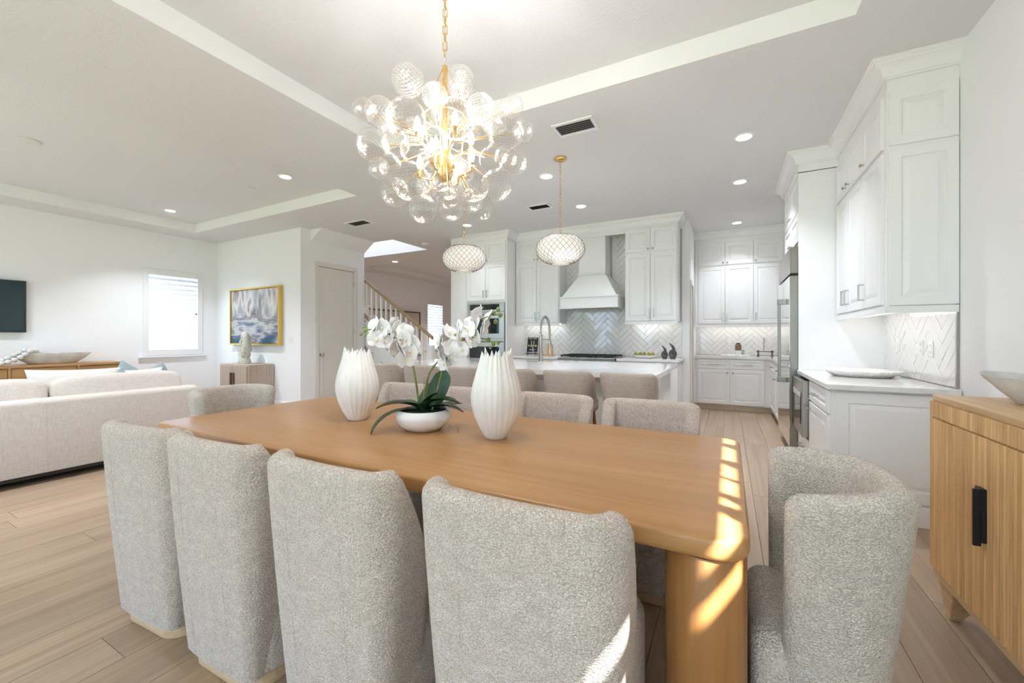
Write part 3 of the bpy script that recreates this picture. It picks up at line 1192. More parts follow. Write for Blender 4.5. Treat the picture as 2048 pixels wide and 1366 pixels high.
# spring faucet
t = thing("spring_faucet", "tall brushed steel spring faucet standing on the island slab", "faucet", (-2.24, 5.07, 0.92))
x, y = -2.24, 5.07
G().lathe([(0.030, 0), (0.030, 0.005), (0.026, 0.01), (0.026, 0.13), (0.020, 0.14), (0.020, 0.36), (0.004, 0.362)], (x, y, 0.92), 16).build("column", STEEL, t, smooth=True)
pts = []
for k in range(25):
    a = math.pi * k / 24
    pts.append((x + 0.065 - 0.065 * math.cos(a), y + 0.02 * math.sin(a), 1.36 + 0.185 * math.sin(a) + (-0.10 * (k / 24) ** 2)))
pts = [(x, y, 1.26), (x, y, 1.31)] + pts + [(x + 0.13, y, 1.20)]
G().tube(pts, 0.009, 8).build("hose", STEEL, t, smooth=True)
coil = []
P = [Vector(p) for p in pts]
u0 = 0
nco = 220
for k in range(nco):
    q = k / (nco - 1) * (len(P) - 1.001)
    i = int(q)
    p = P[i].lerp(P[i + 1], q - i)
    d = (P[i + 1] - P[i]).normalized()
    s1 = d.cross(Vector((0, 1, 0))).normalized()
    s2 = d.cross(s1)
    a = k * 2 * math.pi / 7.0
    coil.append(tuple(p + (s1 * math.cos(a) + s2 * math.sin(a)) * 0.017))
G().tube(coil, 0.0035, 5).build("spring", STEEL, t, smooth=True)
G().lathe([(0.013, 0.10), (0.016, 0.08), (0.021, 0.06), (0.021, 0.0), (0.016, -0.01)], (x + 0.13, y, 1.12), 14).build("spray_head", STEEL, t, smooth=True)
g = G().tube([(x, y, 1.215), (x + 0.13, y, 1.215)], 0.008, 8)
g.build("support_arm", STEEL, t)
g = G().tube([(x - 0.02, y, 1.0), (x - 0.10, y - 0.01, 1.0)], 0.014, 10)
g.tube([(x - 0.10, y - 0.01, 0.99), (x - 0.115, y - 0.02, 1.11)], 0.008, 8)
g.build("lever", STEEL, t)


# ------------------------------------------------------------------ things on the kitchen worktop
def outlet(label, fr, a, b, kind="outlet", w=0.072, h=0.116):
    t = thing("wall_outlet" if kind == "outlet" else "light_switch", label, "outlet" if kind == "outlet" else "switch", fr.p(a, b - h / 2, 0))
    g = G()
    fr.box(g, a - w / 2, a + w / 2, b - h / 2, b + h / 2, 0.0, 0.006)
    g.build("cover_plate", PLASTIC, t, bevel=0.002)
    if kind == "outlet":
        for e in (-1, 1):
            g = G()
            fr.box(g, a - 0.017, a + 0.017, b + e * 0.024 - 0.015, b + e * 0.024 + 0.015, 0.006, 0.008)
            s = g.build("socket", PLASTIC, t)
            g = G()
            for q in (-0.007, 0.007):
                fr.box(g, a + q - 0.0012, a + q + 0.0012, b + e * 0.024 - 0.005, b + e * 0.024 + 0.006, 0.008, 0.0083)
            g.build("slot", SLOT, s)
    else:
        for q in ([0] if w < 0.1 else [-0.023, 0.023]):
            g = G()
            fr.box(g, a + q - 0.016, a + q + 0.016, b - 0.033, b + 0.033, 0.006, 0.010)
            g.build("rocker", PLASTIC, t, bevel=0.001)
    return t


frk2 = Fr((0, YK - 0.0125, 0), (1, 0, 0), (0, -1, 0))
outlet("white wall outlet in the herringbone tile above the fruit platter", frk2, -1.12, 1.135)
outlet("white wall outlet in the herringbone tile behind the wooden mills", frk2, -2.775, 1.17)

# card on an easel
t = thing("recipe_card_easel", "small black printed card standing on a dark easel beside the ovens", "card", (-3.14, 6.70, 0.92))
tl = math.radians(12)


def card(a0, a1, b0, b1, c0, c1):
    P = []
    for b in (b0, b1):
        for a, c in ((a0, c0), (a1, c0), (a1, c1), (a0, c1)):
            P.append((-3.14 + a, 6.70 + b * math.sin(tl) - c * math.cos(tl), 0.945 + b * math.cos(tl) + c * math.sin(tl)))
    return G().hexa(P)


card(-0.105, 0.105, 0.035, 0.30, 0, 0.006).build("board", mat("card_black", (0.02, 0.02, 0.02), 0.5), t)
ink = mat("card_ink", (0.75, 0.75, 0.72), 0.6)
g = G()
for k in range(11):
    if k != 4:
        a = -0.078 + k * 0.0145
        g.v += card(a, a + 0.009, 0.272, 0.286, 0.006, 0.0066).v
        g.f += [tuple(i + len(g.v) - 8 for i in q) for q in card(0, 1, 0, 1, 0, 1).f]
for k in range(9):
    a = -0.07 + k * 0.015
    h = 0.012 + 0.008 * ((k * 7) % 3)
    g.v += card(a, a + 0.010, 0.065, 0.065 + h, 0.006, 0.0066).v
    g.f += [tuple(i + len(g.v) - 8 for i in q) for q in card(0, 1, 0, 1, 0, 1).f]
g.build("lettering", ink, t)
card(-0.085, 0.085, 0.13, 0.165, 0.006, 0.0066).build("picture", mat("card_picture", (0.55, 0.53, 0.30), 0.6, vary=(60, 0.5)), t)
card(-0.03, -0.02, 0.165, 0.24, 0.006, 0.0066).build("picture_mark", ink, t)
card(0.02, 0.03, 0.165, 0.24, 0.006, 0.0066).build("picture_mark", ink, t)
card(-0.11, 0.11, 0.0, 0.012, -0.02, 0.04).build("ledge", BLACK, t)
g = G()
for e in (-0.07, 0.07):
    g.tube([(-3.14 + e, 6.66, 0.921), (-3.14 + e * 0.6, 6.72, 1.12)], 0.006, 6)
g.tube([(-3.14, 6.80, 0.921), (-3.14, 6.72, 1.10)], 0.006, 6)
g.build("easel_leg", BLACK, t)

MILLW = wood("mill_wood", (0.62, 0.36, 0.17), (0.78, 0.50, 0.27), 2, 3.0, 0.5)
tag(slab(superrect(0.085, 0.05, 0.02), 0.92, 0.934, 0.003, c=(-2.76, 6.62)).build("mill_tray", MILLW), "thin wooden tray under the two mills on the kitchen worktop", "tray")
for x, l in ((-2.80, "pale wooden salt mill, the left of the two on the tray"), (-2.72, "pale wooden pepper mill, the right of the two on the tray")):
    t = thing("wooden_mill", l, "mill", (x, 6.62, 0.934), "mills on the tray")
    G().lathe([(0.026, 0), (0.027, 0.01), (0.021, 0.05), (0.020, 0.09), (0.025, 0.14), (0.024, 0.145), (0.003, 0.146)], (x, 6.62, 0.934), 16).build("body", MILLW, t, smooth=True)
    G().lathe([(0.022, 0), (0.025, 0.012), (0.020, 0.03), (0.008, 0.036), (0.007, 0.045), (0.002, 0.05)], (x, 6.62, 1.081), 16).build("cap", MILLW, t, smooth=True)

# platter of artichokes
px, py = -1.155, 6.60
o = G().lathe([(0.10, 0), (0.12, 0.004), (0.16, 0.025), (0.195, 0.045), (0.198, 0.048), (0.155, 0.034), (0.10, 0.014), (0.003, 0.012)], (px, py, 0.92), 28, 1.0, 0.55).build("platter", mat("white_porcelain", (0.86, 0.86, 0.85), 0.2), smooth=True, sharp=50)
tag(o, "long white platter with flared rim on the right kitchen worktop", "platter")
ART = mat("artichoke_leaf", (0.42, 0.38, 0.06), 0.55, vary=(45, 0.55))
names = ["leftmost", "second from the left", "third from the left", "fourth from the left", "rightmost"]
for k in range(5):
    ax, ay = px - 0.13 + k * 0.065, py - 0.012 + 0.02 * (k % 2)
    r = 0.030
    t = thing("artichoke", "small yellow green artichoke, %s on the white platter" % names[k], "artichoke", (ax, ay, 0.94), "artichokes on the platter")
    G().ball((ax, ay, 0.945 + r), (r * 0.85, r * 0.85, r), 10, 8).build("heart", ART, t, smooth=True)
    g = G()
    for ring, (zz, rr, nn) in enumerate(((0.15, 0.95, 7), (0.5, 1.02, 8), (0.9, 0.92, 7), (1.35, 0.68, 6), (1.75, 0.34, 4))):
        for q in range(nn):
            a = 2 * math.pi * (q + 0.5 * (ring % 2)) / nn + k
            bx, by, bz = ax + r * 0.8 * rr * math.cos(a), ay + r * 0.8 * rr * math.sin(a), 0.947 + zz * r
            ux, uy = -math.sin(a) * r * 0.42, math.cos(a) * r * 0.42
            ox, oy = math.cos(a) * r * 0.26, math.sin(a) * r * 0.26
            tipz = bz + r * 0.55
            g.add([(bx - ux, by - uy, bz - r * 0.15), (bx + ux, by + uy, bz - r * 0.15), (bx + ox + ux * 0.8, by + oy + uy * 0.8, bz + r * 0.2), (bx + ox * 0.4, by + oy * 0.4, tipz), (bx + ox - ux * 0.8, by + oy - uy * 0.8, bz + r * 0.2)], [(0, 1, 2, 3, 4)])
    g.build("bracts", ART, t)

# two drop-shaped dark vases
SLATE = mat("slate_ceramic", (0.055, 0.058, 0.058), 0.3, coat=0.3)
for x, y, sc, l in ((-0.852, 6.58, 0.84, "smaller charcoal drop-shaped vase with a hole, left of its twin"), (-0.737, 6.60, 1.0, "larger charcoal drop-shaped vase with a hole at the worktop end")):
    t = thing("drop_vase", l, "vase", (x, y, 0.92), "charcoal drop vases")
    g = G()
    # ring body: tube around the hole
    pts, rr = [], []
    for k in range(20):
        a = 2 * math.pi * k / 20 - math.pi / 2
        pts.append((x + sc * 0.030 * math.cos(a), y, 0.92 + sc * (0.078 + 0.042 * math.sin(a))))
        rr.append(sc * (0.030 - 0.006 * math.sin(a)))
    L = G().tube(pts, rr, 10, True)
    g.add(L.v, L.f)
    o = g.build("ring_body", SLATE, t, smooth=True)
    G().tube([(x + sc * 0.012, y, 0.92 + sc * 0.115), (x + sc * 0.012, y, 0.92 + sc * 0.155), (x - sc * 0.008, y, 0.92 + sc * 0.195), (x - sc * 0.035, y, 0.92 + sc * 0.225), (x - sc * 0.048, y, 0.92 + sc * 0.232)], [sc * 0.030, sc * 0.024, sc * 0.017, sc * 0.010, sc * 0.006], 10).build("neck", SLATE, t, smooth=True)
    G().lathe([(0.036 * sc, 0), (0.042 * sc, 0.01 * sc), (0.036 * sc, 0.03 * sc)], (x, y, 0.92), 14, 1, 0.8).build("foot", SLATE, t, smooth=True)

# ------------------------------------------------------------------ pantry wall
PB, PM, PT = 1.466, 2.50, 2.907
base_cab("base_cabinet", "white two-bay base cabinet on the pantry back wall", Fr((-0.525, 7.80, 0), (1, 0, 0), (0, -1, 0)), 1.18, 0.61, [(0.057, 0.558, "door", 0.52), (0.558, 1.061, "door", 0.60)], loc=(0.06, 8.1, 0))
base_cab("base_cabinet", "white base cabinet on the right wall beyond the refrigerator", Fr((0.62, 6.12, 0), (0, 1, 0), (-1, 0, 0)), 1.66, 0.64, [(0.02, 0.80, "door", 0.74), (0.80, 1.60, "door", 0.86)], loc=(0.95, 6.9, 0))
g = G().box(-0.525, 1.285, 7.765, YP - 0.013, 0.881, 0.92).box(0.59, 1.285, 6.12, 7.765, 0.881, 0.92)
tag(g.build("countertop", QUARTZ), "pale quartz worktop turning the pantry corner", "countertop")
t = thing("wall_cabinet", "white stacked three-door wall cabinet on the pantry back wall", "cabinet", (0.15, 8.2, PB))
G().box(-0.525, XR - 0.005, 8.06, YP - 0.013, PB, PT).build("body", CAB, t)
f = Fr((0, 8.06, 0), (1, 0, 0), (0, -1, 0))
for k, (a0, a1, ka) in enumerate(((-0.466, -0.043, -0.075), (-0.043, 0.387, -0.010), (0.387, 0.813, 0.42))):
    front(t, f, a0, a1, PM + 0.012, PT - 0.008, ("knob", ka, PM + 0.05))
    front(t, f, a0, a1, PB + 0.012, PM - 0.012, ("v", ka, PB + 0.13))
G().box(-0.525, 1.0, 8.045, 8.065, PB - 0.042, PB).build("light_rail", CAB, t)
G().box(-0.4, 0.85, 8.20, 8.30, PB - 0.015, PB - 0.001).build("under_cabinet_light", UNDERL, t)
t = thing("wall_cabinet", "white stacked wall cabinet on the right wall beyond the refrigerator", "cabinet", (1.1, 7.1, PB))
G().box(0.95, XR - 0.005, 6.12, 8.04, PB, PT).build("body", CAB, t)
f = Fr((0.95, 6.12, 0), (0, 1, 0), (-1, 0, 0))
for k in range(3):
    front(t, f, 0.02 + k * 0.60, 0.62 + k * 0.60, PM + 0.012, PT - 0.008, ("knob", 0.57 + k * 0.6, PM + 0.05))
    front(t, f, 0.02 + k * 0.60, 0.62 + k * 0.60, PB + 0.012, PM - 0.012, ("v", 0.57 + k * 0.6, PB + 0.13))
g = G().box(-0.525, XR, 8.06, 8.08, PT, CZ).box(0.95, 0.97, 6.12, 8.06, PT, CZ)
struct(g.build("trim_9", CAB))
struct(sweep([(-0.53, 8.06), (0.95, 8.06), (0.95, 6.12)], cp).build("trim_10", CAB, smooth=True, sharp=25))

o = G().box(-0.11, 0.33, 8.00, 8.22, 0.92, 0.945).build("serving_tray", MARB, bevel=0.006, seg=2)
tag(o, "white marble serving slab on the pantry worktop", "tray")
t = thing("coffee_canister", "bronze lidded canister on a clear base on the pantry slab", "canister", (0.16, 8.1, 0.945))
G().lathe([(0.042, 0), (0.042, 0.07), (0.036, 0.072)], (0.16, 8.1, 0.945), 18).build("clear_base", mat("clear_acrylic", (0.85, 0.86, 0.86), 0.08), t, smooth=True, sharp=30)
G().lathe([(0.047, 0), (0.05, 0.004), (0.05, 0.10), (0.045, 0.105)], (0.16, 8.1, 1.017), 18).build("bronze_body", mat("bronze", (0.30, 0.20, 0.12), 0.25, 1.0), t, smooth=True, sharp=30)
G().lathe([(0.032, 0), (0.034, 0.01), (0.03, 0.024), (0.004, 0.026)], (0.16, 8.1, 1.122), 18).build("lid", mat("bronze_dark", (0.10, 0.07, 0.05), 0.3, 1.0), t, smooth=True, sharp=30)
t = thing("canister_stand", "small dark metal stand beside the bronze canister", "stand", (0.235, 8.1, 0.945))
g = G()
for e in (-0.012, 0.012):
    g.tube([(0.235 + e, 8.1, 0.945), (0.235 + e, 8.1, 1.02)], 0.004, 6)
g.tube([(0.22, 8.1, 1.02), (0.25, 8.1, 1.02)], 0.004, 6)
g.build("frame", IRON, t)
G().lathe([(0.022, 0), (0.022, 0.004), (0.002, 0.005)], (0.235, 8.1, 0.945), 12).build("base", IRON, t)
# bridge faucet
t = thing("bridge_faucet", "dark bronze bridge faucet with white levers on the pantry worktop", "faucet", (0.56, 8.12, 0.92))
DKB = mat("aged_bronze", (0.11, 0.10, 0.09), 0.3, 1.0)
x, y = 0.56, 8.12
g = G()
g.tube([(x - 0.13, y, 1.0), (x + 0.13, y, 1.0)], 0.007, 8)
g.build("bridge", DKB, t)
for e in (-0.1, 0.1):
    G().lathe([(0.022, 0), (0.022, 0.012), (0.012, 0.02), (0.012, 0.07), (0.018, 0.08), (0.014, 0.10), (0.003, 0.103)], (x + e, y, 0.92), 12).build("pillar", DKB, t, smooth=True)
    G().tube([(x + e, y, 1.022), (x + e * 0.6, y - 0.03, 1.05)], 0.006, 8).build("lever", PLASTIC, t)
pts = [(x - 0.02, y, 1.0), (x - 0.02, y, 1.18)] + [(x - 0.02, y - 0.06 + 0.06 * math.cos(a), 1.18 + 0.06 * math.sin(a)) for a in [k * math.pi / 10 for k in range(1, 11)]] + [(x - 0.02, y - 0.12, 1.14)]
G().tube(pts, 0.010, 8).build("spout", NICKEL, t, smooth=True)
frq2 = Fr((0, YP - 0.0125, 0), (1, 0, 0), (0, -1, 0))
outlet("white wall outlet in the pantry tile left of the canister", frq2, 0.03, 1.16)
outlet("white wall outlet in the pantry tile above the bridge faucet", frq2, 0.66, 1.19)

# ------------------------------------------------------------------ refrigerator and its surround
t = thing("refrigerator_surround", "tall white panelled surround built over the refrigerator", "cabinet", (0.95, 5.5, 0))
G().box(0.63, XR - 0.005, 4.98, 5.005, 0, PT).build("side_panel", CAB, t)
G().box(0.63, XR - 0.005, 6.08, 6.115, 0, PT).build("side_panel", CAB, t)
G().box(0.65, XR - 0.005, 5.005, 6.08, 2.20, PT).build("body", CAB, t)
f = Fr((0.65, 5.005, 0), (0, 1, 0), (-1, 0, 0))
RM, RT, RB = 2.52, 2.90, 1.455
for k in range(2):
    front(t, f, 0.01 + k * 0.53, 0.54 + k * 0.53, RM + 0.012, RT - 0.008, ("knob", 0.49 + k * 0.09, RM + 0.05))
    front(t, f, 0.01 + k * 0.53, 0.54 + k * 0.53, 2.22, RM - 0.012, ("knob", 0.49 + k * 0.09, 2.26))
HANDM = mat("bronzed_steel", (0.31, 0.285, 0.245), 0.3, 1.0)
t = thing("refrigerator", "tall built-in stainless refrigerator with a long double-bar handle", "refrigerator", (0.9, 5.54, 0))
G().box(0.63, 1.28, 5.01, 6.075, 0.02, 2.195).build("body", STEEL, t)
G().box(0.565, 0.63, 5.012, 6.073, 1.90, 2.17).build("grille", HANDM, t, bevel=0.003)
MIR = mat("mirror_steel", (0.78, 0.765, 0.75), 0.06, 1.0)
dr = G().box(0.562, 0.63, 5.012, 6.073, 0.12, 1.875).build("fridge_door", HANDM, t, bevel=0.003)
G().box(0.558, 0.562, 5.018, 6.067, 0.126, 1.869).build("door_skin", MIR, dr)
G().box(0.60, 0.63, 5.012, 6.073, 1.875, 1.90).build("shadow_gap", BLACK, t)
G().box(0.64, 0.66, 5.012, 6.073, 0.02, 0.115).build("toe_grille", BLACK, t)
g = G()
g.box(0.478, 0.505, 5.235, 5.265, 0.80, 1.62)
hb = g.build("handle_bar", HANDM, dr, bevel=0.004)
for z in (0.765, 1.60):
    G().box(0.474, 0.558, 5.225, 5.275, z, z + 0.055).build("handle_bracket", HANDM, dr, bevel=0.003)

# ------------------------------------------------------------------ right-hand run: base units, worktop, wall cabinet
f = Fr((0.65, 3.625, 0), (0, 1, 0), (-1, 0, 0))
t = thing("base_cabinet", "white base cabinet with drawers and panelled end at the front right", "cabinet", (0.97, 4.0, 0))
G().box(0.65, XR - 0.005, 3.625, 4.395, 0.10, 0.88).build("body", CAB, t)
G().box(0.70, XR - 0.005, 3.625, 4.395, 0, 0.10).build("toe_kick", CAB, t)
front(t, f, 0.03, 0.76, 0.70, 0.87, ("h", 0.40, 0.785), "drawer")
front(t, f, 0.03, 0.76, 0.12, 0.69, ("knob", 0.70, 0.63))
fe = Fr((0.65, 3.625, 0), (1, 0, 0), (0, -1, 0))
panel(fe, 0.02, 0.64, 0.15, 0.865, 0.018, 0.075).build("end_panel", CAB, t)
G().box(0.655, XR - 0.005, 3.598, 3.625, 0.0, 0.135).build("end_baseboard", CAB, t, bevel=0.004)
t = thing("microwave_cabinet", "white base cabinet around the microwave next to the refrigerator", "cabinet", (0.97, 4.69, 0))
G().box(0.65, XR - 0.005, 4.40, 4.975, 0.10, 0.34).build("body", CAB, t)
G().box(1.20, XR - 0.005, 4.40, 4.975, 0.34, 0.88).build("back_board", CAB, t)
G().box(0.70, XR - 0.005, 4.40, 4.975, 0, 0.10).build("toe_kick", CAB, t)
front(t, f, 0.785, 1.345, 0.11, 0.335, ("h", 1.065, 0.23), "drawer")
t = thing("microwave_oven", "stainless drawer microwave with dark window under the right worktop", "microwave", (0.9, 4.69, 0.345))
G().box(0.65, 1.19, 4.405, 4.97, 0.345, 0.875).build("body", BLACK, t)
dr = G().box(0.585, 0.65, 4.41, 4.965, 0.36, 0.86).build("front_frame", STEEL, t, bevel=0.004)
G().box(0.581, 0.585, 4.50, 4.88, 0.46, 0.70).build("window", BGLASS, dr)
G().box(0.575, 0.585, 4.47, 4.91, 0.705, 0.755).build("trim_bar", STEELM, dr, bevel=0.003)
g = G().box(0.615, 1.295, 3.565, 4.975, 0.88, 0.92)
tag(g.build("countertop", QUARTZ, bevel=0.006, seg=2), "pale quartz worktop under the right wall cabinet", "countertop")
t = thing("wall_cabinet", "large white stacked wall cabinet at the front right with panelled end", "cabinet", (1.12, 4.3, RB))
G().box(0.95, XR - 0.0005, 3.62, 4.975, RB, RT).build("body", CAB, t)
f = Fr((0.95, 3.62, 0), (0, 1, 0), (-1, 0, 0))
for k, (a0, a1, ka) in enumerate(((0.05, 0.49, 0.44), (0.49, 0.93, 0.88), (0.93, 1.35, 0.985))):
    front(t, f, a0, a1, RM + 0.012, RT - 0.008, ("knob", ka, RM + 0.06))
    front(t, f, a0, a1, RB + 0.012, RM - 0.012, ("v", ka, RB + 0.14))
fe = Fr((0.95, 3.62, 0), (1, 0, 0), (0, -1, 0))
panel(fe, 0.01, 0.346, RM + 0.012, RT - 0.008, 0.018, 0.06).build("end_panel", CAB, t)
panel(fe, 0.01, 0.346, RB + 0.006, RM - 0.012, 0.018, 0.06).build("end_panel", CAB, t)
g = G().box(0.937, 0.957, 3.605, 4.975, RB - 0.045, RB).box(0.957, XR - 0.005, 3.605, 3.625, RB - 0.045, RB)
g.build("light_rail", CAB, t)
G().box(1.06, 1.13, 3.72, 4.88, RB - 0.022, RB - 0.001).build("under_cabinet_light", UNDERL, t, bevel=0.004)
g = G().box(0.95, 0.97, 3.62, 4.98, RT, CZ).box(0.97, XR, 3.62, 3.64, RT, CZ).box(0.63, 0.65, 4.98, 6.115, RT, CZ).box(0.65, 0.95, 4.98, 5.0, RT, CZ)
struct(g.build("trim_11", CAB))
struct(sweep([(0.95, 6.12), (0.63, 6.115), (0.63, 4.98), (0.95, 4.98), (0.95, 3.62), (XR, 3.62)], cp).build("trim_12", CAB, smooth=True, sharp=25))
frr2 = Fr((XR - 0.0125, 0, 0), (0, 1, 0), (-1, 0, 0))
outlet("white switch in the tile at the far end of the right worktop", frr2, 4.62, 1.18, "switch")
outlet("white outlet in the tile, middle of three plates on the right worktop", frr2, 4.15, 1.17)
outlet("white outlet in the tile nearest the front of the right worktop", frr2, 3.98, 1.165)

# marble platter on the right worktop
g = G()
L = []
for r, z in [(0.18, 0), (0.20, 0.006), (0.245, 0.035), (0.262, 0.05), (0.255, 0.053), (0.235, 0.038), (0.18, 0.018), (0.004, 0.016)]:
    L.append([(1.0 + r * (1 + 0.012 * math.cos(12 * a)) * math.cos(a), 4.42 + r * (1 + 0.012 * math.cos(12 * a)) * math.sin(a), 0.92 + z) for a in [2 * math.pi * k / 72 for k in range(72)]])
tag(g.loops(L).build("marble_platter", MARB, smooth=True, sharp=60), "shallow round white marble dish on the right worktop", "dish")


# ------------------------------------------------------------------ ceiling fittings
def recessed(x, y, z, label, power=7.6, col=(0.86, 0.905, 1.0)):
    t = thing("recessed_light", label, "ceiling light", (x, y, z), "recessed ceiling lights")
    G().lathe([(0.062, -0.004), (0.066, -0.010), (0.088, -0.006), (0.092, -0.001), (0.062, -0.001)], (x, y, z), 28).build("trim_ring", PLASTIC, t, smooth=True, sharp=60)
    G().lathe([(0.064, -0.002), (0.060, -0.006), (0.003, -0.007)], (x, y, z), 28).build("lens", LAMPW, t)
    l = bpy.data.lights.new("downlight", "AREA")
    l.shape = "DISK"
    l.size = 0.12
    l.spread = math.radians(108)
    l.energy = power
    l.color = col
    o = bpy.data.objects.new("downlight", l)
    o.location = (x, y, z - 0.03)
    COL.objects.link(o)
    attach(o, t)


recessed(-4.883, 3.175, TZ, "round recessed light in the living room tray nearest the dining room", 15.0)
recessed(-7.806, 3.175, TZ, "round recessed light in the living room tray near the shuttered window", 15.0)
recessed(-1.841, 4.324, CZ, "round recessed light left of the pendant canopy")
recessed(-1.832, 5.542, CZ, "round recessed light in front of the range hood", 3.0)
recessed(-3.807, 5.601, CZ, "round recessed light in front of the oven tower", 3.4)
recessed(0.132, 4.325, CZ, "round recessed light on the right, nearest the dining room")
recessed(0.129, 5.554, CZ, "round recessed light on the right, second along the refrigerator aisle")
recessed(0.132, 7.52, CZ, "round recessed light on the right, farthest, over the pantry", 5.0)
recessed(-7.206, 7.483, CZ, "small recessed light beyond the stairs", 12, (1.0, 0.92, 0.86))
recessed(-4.883, 0.6, TZ, "added recessed light in the living room tray above the sofa, out of view", 15.0)  # unseen downlight added to lift the living room walls
recessed(-7.806, 0.6, TZ, "added recessed light in the living room tray before the television, out of view", 15.0)  # second unseen downlight added to brighten the living room
recessed(-7.0, 10.2, TZ, "added recessed light in the far room tray, hidden behind the ovens", 24, (1.0, 0.92, 0.86))  # hidden downlight added to brighten the far room


def vent(x0, x1, y0, y1, label, nsl, along_x=True):
    t = thing("ceiling_vent", label, "vent", ((x0 + x1) / 2, (y0 + y1) / 2, CZ), "ceiling vents")
    z = CZ
    fw = 0.028
    g = G()
    g.box(x0, x1, y0, y0 + fw, z - 0.012, z - 0.0005).box(x0, x1, y1 - fw, y1, z - 0.012, z - 0.0005).box(x0, x0 + fw, y0 + fw, y1 - fw, z - 0.012, z - 0.0005).box(x1 - fw, x1, y0 + fw, y1 - fw, z - 0.012, z - 0.0005)
    g.build("frame", PLASTIC, t)
    G().box(x0 + fw, x1 - fw, y0 + fw, y1 - fw, z - 0.003, z - 0.0006).build("backing", SLOT, t)
    n = nsl
    for k in range(n):
        yy = y0 + fw + (y1 - y0 - 2 * fw) * (k + 0.5) / n
        d = (y1 - y0 - 2 * fw) / n * 0.62
        G().hexa([(x0 + fw, yy - d, z - 0.014), (x1 - fw, yy - d, z - 0.014), (x1 - fw, yy - d + 0.003, z - 0.013), (x0 + fw, yy - d + 0.003, z - 0.013), (x0 + fw, yy + d * 0.3, z - 0.004), (x1 - fw, yy + d * 0.3, z - 0.004), (x1 - fw, yy + d * 0.3 + 0.003, z - 0.003), (x0 + fw, yy + d * 0.3 + 0.003, z - 0.003)]).build("slat", mat("vent_grey", (0.62, 0.63, 0.63), 0.5), t)


vent(-1.37, -1.0, 3.31, 3.545, "louvred ceiling vent beside the dining tray", 6)
vent(-2.53, -2.19, 5.19, 5.40, "louvred ceiling vent above the island near the hood", 5)
vent(-5.49, -5.06, 4.56, 4.80, "louvred ceiling vent in front of the stairs", 5)
o = G().lathe([(0.085, -0.001), (0.085, -0.010), (0.078, -0.013), (0.004, -0.013)], (-6.30, 1.37, TZ), 28).build("ceiling_speaker", mat("speaker_grille", (0.70, 0.71, 0.70), 0.7), smooth=True, sharp=40)
tag(o, "flat round speaker in the living room tray ceiling", "speaker")
o = G().lathe([(0.065, -0.001), (0.068, -0.018), (0.055, -0.032), (0.003, -0.035)], (-5.29, 6.32, CZ), 24).build("smoke_detector", PLASTIC, smooth=True, sharp=40)
tag(o, "round white smoke detector on the ceiling beside the stairwell", "smoke detector")
o = G().box(-5.75, -5.63, 3.15, 3.235, TZ - 0.006, TZ - 0.001).build("ceiling_plate", CEIL, bevel=0.002)
tag(o, "small blank plate on the living room tray ceiling", "plate")


# ------------------------------------------------------------------ pendants over the island
def glow_shell():
    m, nt, b = new_mat("capiz_shell")
    b.inputs["Base Color"].default_value = (0.88, 0.87, 0.85, 1)
    b.inputs["Roughness"].default_value = 0.35
    tr = nt.nodes.new("ShaderNodeBsdfTranslucent")
    tr.inputs["Color"].default_value = (0.92, 0.90, 0.87, 1)
    mx = nt.nodes.new("ShaderNodeMixShader")
    mx.inputs[0].default_value = 0.45
    nt.links.new(b.outputs[0], mx.inputs[1])
    nt.links.new(tr.outputs[0], mx.inputs[2])
    nt.links.new(mx.outputs[0], nt.nodes["Material Output"].inputs["Surface"])
    return m


SHELL = glow_shell()
WIRE = mat("shell_wire", (0.20, 0.17, 0.14), 0.5, 0.4)


def chain_mesh(r, half, wire):
    pts = []
    for k in range(20):
        a = 2 * math.pi * k / 20
        pts.append((r * math.cos(a), 0, (half - r) * (1 if math.sin(a) > 0 else -1) + r * math.sin(a)))
    return G().tube(pts, wire, 6, True).mesh("chain_link", smooth=True)


